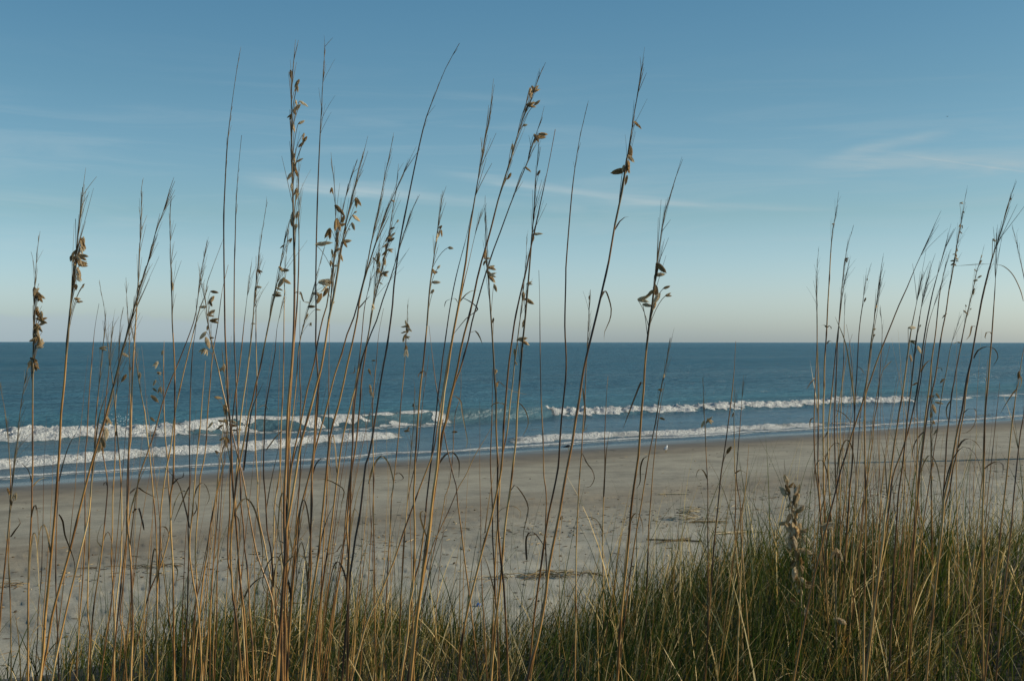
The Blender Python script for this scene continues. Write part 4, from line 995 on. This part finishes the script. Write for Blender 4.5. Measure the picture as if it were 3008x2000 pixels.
# ------------------------------------------------------------------ dune grass
def build_grass():
    n = 96000
    d = np.where(RNG.random(n) < .08, RNG.uniform(1.05, 2.2, n), 2.1 + 5.4 * RNG.random(n) ** 1.05)
    r = RNG.uniform(-.85, .95, n)
    x = d * r
    u, v = uv_of(x, d)
    s = -v
    edge = dune_edge(x, u)
    dens = .20 + .80 * sstep(-.43, -.27, r)
    dens = dens * (.25 + 1.25 * sstep(.3, .7, fbm(x * 1.9, d * 1.9, 2, 201))) * np.clip(d / 3.2, .6, 1.5)
    dens = dens * np.clip(sstep(-7.0, .6, s - edge), .0, 1) ** 1.6 * (1 - .75 * sstep(.0, -4, s - edge) * (vnoise(x * 2.1, d * 2.1, 203) < .55))
    keep = RNG.random(n) < dens * .62
    x, d, r, s = x[keep], d[keep], r[keep], s[keep]
    # thin tufts on the slope and at its foot
    m = 1500
    s2 = RNG.uniform(31, 41, m); u2 = RNG.uniform(-52, -12, m)
    x2, d2 = xy_of(u2, -s2)
    cl = fbm(x2 * .8, d2 * .8, 2, 207)
    k2 = (cl > .58) & (d2 > 3) & (x2 / d2 > -.15) & (np.abs(x2 / d2) < .6)
    x = np.concatenate([x, x2[k2]]); d = np.concatenate([d, d2[k2]])
    n = len(x)
    r = x / d
    uu, vv = uv_of(x, d)
    s_rel = -vv - dune_edge(x, uu)
    z = ground_z(x, d, False) - .01
    h = (.17 + .22 * RNG.random(n) ** 1.4) * (.92 + .18 * sstep(-.3, .25, r))
    h = h * (.62 + .38 * sstep(-3.5, .4, s_rel))
    tall = RNG.random(n) < .075
    h = np.where(tall, h * 1.75, h)
    K = 10
    t = np.linspace(0, 1, K)
    az = RNG.uniform(-np.pi, np.pi, n) * np.where(RNG.random(n) < .6, 1, .3)
    tilt0 = np.where(tall, np.abs(RNG.normal(.08, .16, n)), np.abs(RNG.normal(.30, .34, n)))
    bend = np.where(tall, RNG.uniform(.1, .9, n), np.abs(RNG.normal(.9, .8, n)) * np.where(RNG.random(n) < .34, 2.1, 1))
    curl = RNG.uniform(1.2, 3.0, n)
    ang = tilt0[:, None] + bend[:, None] * t[None, :] ** curl[:, None]
    step = (h * 1.15 / (K - 1))[:, None]
    rx = np.concatenate([np.zeros((n, 1)), np.cumsum(np.sin(ang[:, :-1]) * step, 1)], 1)
    rz = np.concatenate([np.zeros((n, 1)), np.cumsum(np.cos(ang[:, :-1]) * step, 1)], 1)
    ca, sa = np.cos(az)[:, None], np.sin(az)[:, None]
    P = np.stack([x[:, None] + rx * ca, d[:, None] + rx * sa, z[:, None] + rz], -1)
    kind = np.clip(RNG.random(n) + .55 * (fbm(x * 1.6, d * 1.6, 3, 211) - .5), 0, 1)
    wd = np.where(kind > .87, 1.35, 1.0)[:, None] * (.0018 + .0042 * RNG.random(n) ** 1.8)[:, None] * np.clip(1.02 - t[None, :] ** 1.6, .08, 1)
    wa = az + np.pi / 2 + RNG.normal(0, .5, n)
    tw = RNG.normal(0, 1.0, n)[:, None] * t[None, :]
    S = np.stack([np.cos(wa[:, None] + tw), np.sin(wa[:, None] + tw), .25 * np.sin(tw)], -1)
    co = np.stack([P - S * wd[..., None] * .5, P + S * wd[..., None] * .5], 2)
    co = co.reshape(-1, 3)
    b = np.arange(n)[:, None] * (2 * K)
    i = np.arange(K - 1)[None, :] * 2
    f = np.stack([b + i, b + i + 1, b + i + 3, b + i + 2], -1).reshape(-1, 4)
    base = np.where(kind < .66, RNG.uniform(.0, .42, n), np.where(kind < .87, RNG.uniform(.40, .68, n), RNG.uniform(.74, 1.08, n)))
    tone = np.clip(base[:, None] + .14 * t[None, :] ** 2 + np.where(kind > .87, -.40, 0)[:, None] * (1 - t[None, :]) ** 3, 0, 1)
    me = mesh_np('dune_grass', co, [f])
    attr(me, 'tone', np.repeat(tone.ravel(), 2))
    tag(link('dune_grass', me, M_GRASS), 'green and straw coloured grass matting the dune below the stalks', 'grass', kind='stuff')
build_grass()

# ------------------------------------------------------------------ what lies and stands on the beach
def on_ground(x, y):
    """where the line of sight through photograph pixel (x, y) meets the sand"""
    dx, dz = (x - HX) / FPX, (y - HY) / FPX
    d = np.arange(7.0, 120, .02)
    z = ground_z(dx * d, d, True)
    i = int(np.argmax(EYE - dz * d < z))
    return Vector((dx * d[i], d[i], float(z[i])))
def simple_mat(name, c, rough=.7, trans=0):
    m, t, b, out = new_mat(name)
    g = N(t, 'ShaderNodeNewGeometry')
    n = N(t, 'ShaderNodeTexNoise', i_Scale=18.0, i_Detail=4)
    L(t, g.outputs['Position'], n.inputs['Vector'])
    col = mix_col(t, 1.0, c, ramp(t, n.outputs[0], [(.3, .65), (.7, 1.25)]), 'MULTIPLY')
    L(t, col, b.inputs['Base Color'])
    b.inputs['Roughness'].default_value = rough
    b.inputs['Specular IOR Level'].default_value = .25
    return m
M_WHITE = simple_mat('gull_white', (.80, .80, .77))
M_GREY = simple_mat('gull_grey', (.16, .19, .22))
M_DARK = simple_mat('gull_dark', (.035, .04, .045))
M_BILL = simple_mat('gull_bill', (.45, .32, .06))
M_LEGS = simple_mat('gull_legs', (.40, .30, .08))
M_BLUE = simple_mat('blue_litter', (.04, .16, .50), .35)
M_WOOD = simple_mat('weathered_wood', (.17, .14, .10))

def loft(rings, seg=12):
    """rings: (centre, half width across, half height, up, side) -> closed smooth body"""
    co, fa = [], []
    for c, a, b, upv, sv in rings:
        for k in range(seg):
            th = 2 * math.pi * k / seg
            co.append(tuple(Vector(c) + Vector(sv) * (a * math.cos(th)) + Vector(upv) * (b * math.sin(th))))
    n = len(rings)
    for i in range(n - 1):
        for k in range(seg):
            k2 = (k + 1) % seg
            fa.append((i * seg + k, i * seg + k2, (i + 1) * seg + k2, (i + 1) * seg + k))
    return co, fa, n
def body_mesh(name, rings, seg=12):
    co, fa, n = loft(rings, seg)
    fs = [np.array(fa)]
    me = bpy.data.meshes.new(name)
    me.from_pydata(co, [], [tuple(map(int, f)) for f in fs[0]] + [tuple(range(seg))[::-1], tuple((n - 1) * seg + k for k in range(seg))])
    me.polygons.foreach_set('use_smooth', np.ones(len(me.polygons), bool))
    me.update()
    return me
def spine(points, seg=12):
    """points: (x, z, half width, half height) along the bird's length in its own xz plane"""
    P = [Vector((p[0], 0, p[1])) for p in points]
    rings = []
    for i, p in enumerate(points):
        tg = (P[min(i + 1, len(P) - 1)] - P[max(i - 1, 0)]).normalized()
        upv = Vector((-tg.z, 0, tg.x))
        rings.append((P[i], p[2], p[3], upv, (0, 1, 0)))
    return rings
def gull(at, yaw, label, size, bow=0.0, back=M_GREY):
    root = empty('gull', at)
    root.rotation_euler = (0, 0, yaw)
    root.scale = (size, size, size)
    tag(root, label, 'bird', 'gulls resting on the beach')
    # one continuous body from tail to crown: deep breast, short neck, round head
    pts = [(-.21, .150, .004, .004), (-.17, .157, .022, .016), (-.11, .168, .048, .040), (-.04, .180, .066, .060), (.03, .190, .070, .068), (.085, .215, .058, .060), (.110, .250, .040, .042), (.122, .282 - bow, .034, .035), (.136, .305 - bow, .036, .034), (.160, .312 - bow, .030, .028), (.178, .308 - bow, .014, .014)]
    link('body', body_mesh('body', spine(pts)), M_WHITE, root)
    bl = [(.172, .306 - bow, .009, .010), (.195, .302 - bow, .007, .009), (.212, .294 - bow, .002, .003)]
    link('bill', body_mesh('bill', spine(bl, 8), 8), M_BILL, root)
    for sg in (-1, 1):
        wing = []
        for x, z, w, h in [(.060, .215, .008, .030), (.02, .222, .014, .050), (-.05, .208, .015, .050), (-.13, .186, .012, .032), (-.20, .170, .008, .016), (-.25, .160, .003, .005)]:
            yy = sg * (.058 if x > -.06 else .050 if x > -.15 else .026)
            wing.append((Vector((x, yy, z)), w, h, Vector((0, -sg * .45, .9)), (0, 1, .1)))
        wg = link('wing', body_mesh('wing', wing), back, root)
        tip = []
        for x, z, w, h in [(-.165, .181, .010, .018), (-.22, .170, .008, .012), (-.285, .158, .002, .004)]:
            tip.append((Vector((x, sg * (.040 if x > -.2 else .018), z)), w, h, Vector((0, -sg * .3, .95)), (0, 1, 0)))
        link('wing_tip', body_mesh('wing_tip', tip, 8), M_DARK, wg)
        e = body_mesh('eye', [(Vector((.158 + k * .0, sg * (.026 + .003 * j), .318 - bow)), r, r, (0, 0, 1), (1, 0, 0)) for j, (k, r) in enumerate(((0, .006), (0, .0055), (0, .003)))], 8)
        link('eye', e, M_DARK, root)
        T = Tubes()
        T.add([(.0, sg * .028, .14), (-.006, sg * .028, .075), (.004, sg * .028, .006)], [.009, .006, .005], .5, 6)
        for a in (-.45, 0, .45):
            T.add([(.004, sg * .028, .006), (.03 * math.cos(a) + .004, sg * .028 + .03 * math.sin(a), .003)], [.005, .003], .5, 5)
        T.build('leg', M_LEGS, root)
    return root
g1 = on_ground(1956, 1329)
gull(g1, R(62), 'white breasted gull with grey back standing on bare wet sand', .94)
g2 = on_ground(1671, 1323)
gull(g2, R(8), 'dark grey backed gull stooping at the water edge behind the thick golden stalk', 1.0, .045, M_DARK)

# a far bird in the upper right of the sky
def far_bird():
    c = px(2782, 342, 190)
    root = empty('flying_bird', c)
    tag(root, 'tiny dark bird flying high in the empty sky at upper right', 'bird')
    link('body', body_mesh('body', spine([(-.13, 0, .004, .004), (-.05, .0, .035, .03), (.06, .01, .04, .035), (.13, .015, .022, .02), (.17, .012, .004, .004)], 8), 8), M_DARK, root)
    for sg in (-1, 1):
        w = [(Vector((x, sg * y, z)), .006, ch, (1, 0, 0), (0, 0, 1)) for x, y, z, ch in ((.03, .02, .02, .05), (.05, .12, .07, .05), (.0, .22, .06, .035), (-.07, .30, .03, .006))]
        link('wing', body_mesh('wing', w, 8), M_DARK, root)
    root.rotation_euler = (R(15), R(-10), R(30))
far_bird()

# ---- wrack and straw lying on the sand
M_STRAW = plant_mat('beach_straw', [(0, (.05, .035, .02)), (.4, (.17, .11, .05)), (.7, (.36, .26, .13)), (1, (.55, .46, .30))], .65, .0, 30, .3)
def straw_heap(name, label, cat, cpx, w, dpt, hgt, n, ln, tone, thick=.006, yaw=.0, seed=1):
    rnd = random.Random(seed)
    c = on_ground(*cpx)
    T = Tubes()
    for _ in range(n):
        a, b = rnd.gauss(0, .42), rnd.gauss(0, .42)
        x, y = c.x + a * w, c.y + b * dpt + a * w * math.tan(yaw)
        zz = float(ground_z(np.array([x]), np.array([y]))[0]) + hgt * max(0, 1 - (a * a + b * b)) * rnd.random() + thick
        th = rnd.gauss(yaw, .5) if n < 12 else rnd.gauss(yaw, .8)
        l = ln * rnd.uniform(.4, 1.2)
        dz = rnd.uniform(-.02, .06) * min(1, hgt * 6)
        arc = rnd.uniform(0, .35) * l if n > 20 else .02 * l
        p = [(x + math.cos(th) * l * k, y + math.sin(th) * l * k, zz + dz * k + arc * (.25 - k * k) * 1.5) for k in (-.5, -.2, .15, .5)]
        T.add(p, thick * rnd.uniform(.5, 1.3), min(1, max(0, rnd.gauss(tone, .2))), 5)
    o = T.build(name, M_STRAW, None, c)
    o.location = c
    tag(o, label, cat)
    return o
straw_heap('wrack_heap', 'tangled heap of straw throwing long shadows to the left on the open sand', 'beach wrack', (2036, 1524), .30, .35, .30, 26, .40, .7, .009, .0, 3)
straw_heap('reed_stem', 'dry brown reed stem stretching right from the foot of the tangled heap', 'driftwood', (2070, 1534), .16, .05, .04, 5, 1.0, .5, .010, -.03, 4)
straw_heap('driftwood_stick', 'thick dark brown stick lying flat nearest the grass, below the tangled heap', 'driftwood', (1985, 1589), .10, .04, .02, 5, 1.0, .3, .013, -.06, 5)
straw_heap('straw_twig', 'short pale straw stem lying alone on the sand above left of the tangled heap', 'straw', (1974, 1452), .08, .03, .02, 3, .9, .9, .014, .03, 6)
straw_heap('straw_bundle', 'pale bleached reeds lying flat left of the foot of the right clump', 'straw', (2165, 1566), .5, .14, .03, 9, .8, .9, .012, .05, 7)
straw_heap('wrack_pile', 'long low pile of brown straw piled at the edge of the grass, centre', 'beach wrack', (1625, 1690), 1.7, .22, .07, 80, .40, .7, .006, .10, 8)
straw_heap('wrack_strip', 'thin strip of dark reddish reed bits on the sand between the left stalks', 'beach wrack', (455, 1668), 1.3, .16, .05, 44, .30, .45, .006, .04, 9)
straw_heap('wrack_clump', 'small tan clump of straw on the sand near the left edge', 'beach wrack', (40, 1722), .32, .2, .08, 22, .22, .7, .006, .0, 10)

c = on_ground(1406, 1779)
me = bpy.data.meshes.new('bottle_cap')
rings = [(Vector((0, 0, z)), r, r, (0, 1, 0), (1, 0, 0)) for z, r in ((0, .03), (.012, .036), (.036, .036), (.045, .03), (.048, .012))]
o = link('blue_litter', body_mesh('blue_litter', rings, 16), M_BLUE)
o.location = c + Vector((0, 0, -.005)); o.rotation_euler = (.5, .3, 0)
tag(o, 'small bright blue scrap of litter half hidden in grass', 'litter')

# ---- countless bits of straw, shell and crumbled wrack strewn along the tide lines
def build_litter():
    n = 8000
    s = np.where(RNG.random(n) < .45, RNG.normal(23.5, 1.0, n), RNG.uniform(18, 37, n))
    s = np.where(RNG.random(n) < .06, RNG.uniform(4, 18, n), s)
    u = RNG.uniform(-48, 22, n)
    x, y = xy_of(u, -s)
    k = (y > 9) & (np.abs(x / y) < .55) & (fbm(u * .5, s * .9, 3, 303) + .12 * RNG.random(n) > .50)
    x, y = x[k], y[k]
    z = ground_z(x, y)
    n = len(x)
    ln = RNG.uniform(.03, .16, n) * np.where(RNG.random(n) < .08, 2.5, 1)
    rad = RNG.uniform(.004, .013, n) * np.where(ln < .07, 1.5, .7)
    th = RNG.normal(.2, .9, n)
    dx, dy = np.cos(th) * ln / 2, np.sin(th) * ln / 2
    lift = rad * .7
    K = 4
    t = np.array([-1, -.4, .4, 1.0])
    ca = np.array([.35, 1, 1, .3])
    cx = x[:, None] + dx[:, None] * t; cy = y[:, None] + dy[:, None] * t
    cz = z[:, None] + lift[:, None] + RNG.uniform(-.3, .8, (n, 1)) * rad[:, None] * t
    ang = np.arange(5) / 5 * 2 * np.pi
    sx, sy = -np.sin(th), np.cos(th)
    ox = (sx[:, None] * np.cos(ang))[:, None, :] * (rad[:, None] * ca)[..., None]
    oy = (sy[:, None] * np.cos(ang))[:, None, :] * (rad[:, None] * ca)[..., None]
    oz = np.broadcast_to(np.sin(ang), (n, 5))[:, None, :] * (rad[:, None] * ca)[..., None]
    co = np.stack([cx[..., None] + ox, cy[..., None] + oy, cz[..., None] + oz], -1).reshape(-1, 3)
    b = np.arange(n)[:, None, None] * (K * 5)
    i = np.arange(K - 1)[None, :, None] * 5
    j = np.arange(5)[None, None, :]
    j2 = (j + 1) % 5
    f = np.stack([b + i + j, b + i + j2, b + i + 5 + j2, b + i + 5 + j], -1).reshape(-1, 4)
    me = mesh_np('beach_litter', co, [f])
    attr(me, 'tone', np.repeat(RNG.random(n) ** 1.1, K * 5))
    tag(link('beach_litter', me, M_STRAW), 'crumbled straw and shell bits strewn over the upper beach', 'beach litter', kind='stuff')
build_litter()

# ---- spray thrown up by the left breaker
def build_spray():
    n = 2600
    u = np.concatenate([RNG.uniform(-26, -9.5, 1700), RNG.uniform(15, 51, 900)])
    burst = sstep(.5, .8, fbm(u * .55, u * 0 + 2.0, 2, 401))
    n1 = fbm(u * .06, u * 0 + 1.0, 3, 101) - .5
    n2 = fbm(u * .35, u * 0 + 5.0, 3, 103) - .5
    v = 17.4 + 3.0 * n1 + .9 * n2 + 1.2 * sstep(0, -22, u) + RNG.normal(0, .5, n)
    z = .35 + (.25 + .75 * burst) * RNG.random(n) ** 2.0 * np.where(u < 0, .85, .40)
    x, y = xy_of(u, v)
    r = RNG.uniform(.008, .03, n)
    base = np.array([(1, 0, 0), (-1, 0, 0), (0, 1, 0), (0, -1, 0), (0, 0, 1), (0, 0, -1)], float)
    co = (np.stack([x, y, z], -1)[:, None, :] + base[None] * r[:, None, None]).reshape(-1, 3)
    tri = np.array([(0, 2, 4), (2, 1, 4), (1, 3, 4), (3, 0, 4), (2, 0, 5), (1, 2, 5), (3, 1, 5), (0, 3, 5)])
    f = (np.arange(n)[:, None, None] * 6 + tri[None]).reshape(-1, 3)
    me = mesh_np('sea_spray', co, [f])
    tag(link('sea_spray', me, simple_mat('sea_spray', (.85, .87, .86))), 'white droplets thrown up above the breaking waves', 'spray', kind='stuff')
build_spray()

# ---- unseen post added beyond the right edge to cast the shadow across the beach
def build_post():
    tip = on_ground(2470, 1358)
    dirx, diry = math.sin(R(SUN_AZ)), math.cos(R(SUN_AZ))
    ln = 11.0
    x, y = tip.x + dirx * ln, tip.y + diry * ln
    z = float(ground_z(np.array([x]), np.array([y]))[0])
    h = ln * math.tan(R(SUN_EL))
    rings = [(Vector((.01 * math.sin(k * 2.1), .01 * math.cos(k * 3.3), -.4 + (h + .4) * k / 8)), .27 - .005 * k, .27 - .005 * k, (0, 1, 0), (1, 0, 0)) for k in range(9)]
    o = link('unseen_shadow_post', body_mesh('unseen_shadow_post', rings, 16), M_WOOD)
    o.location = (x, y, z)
    tag(o, 'unseen tall post added to cast the long shadow across the beach at the right', 'post')
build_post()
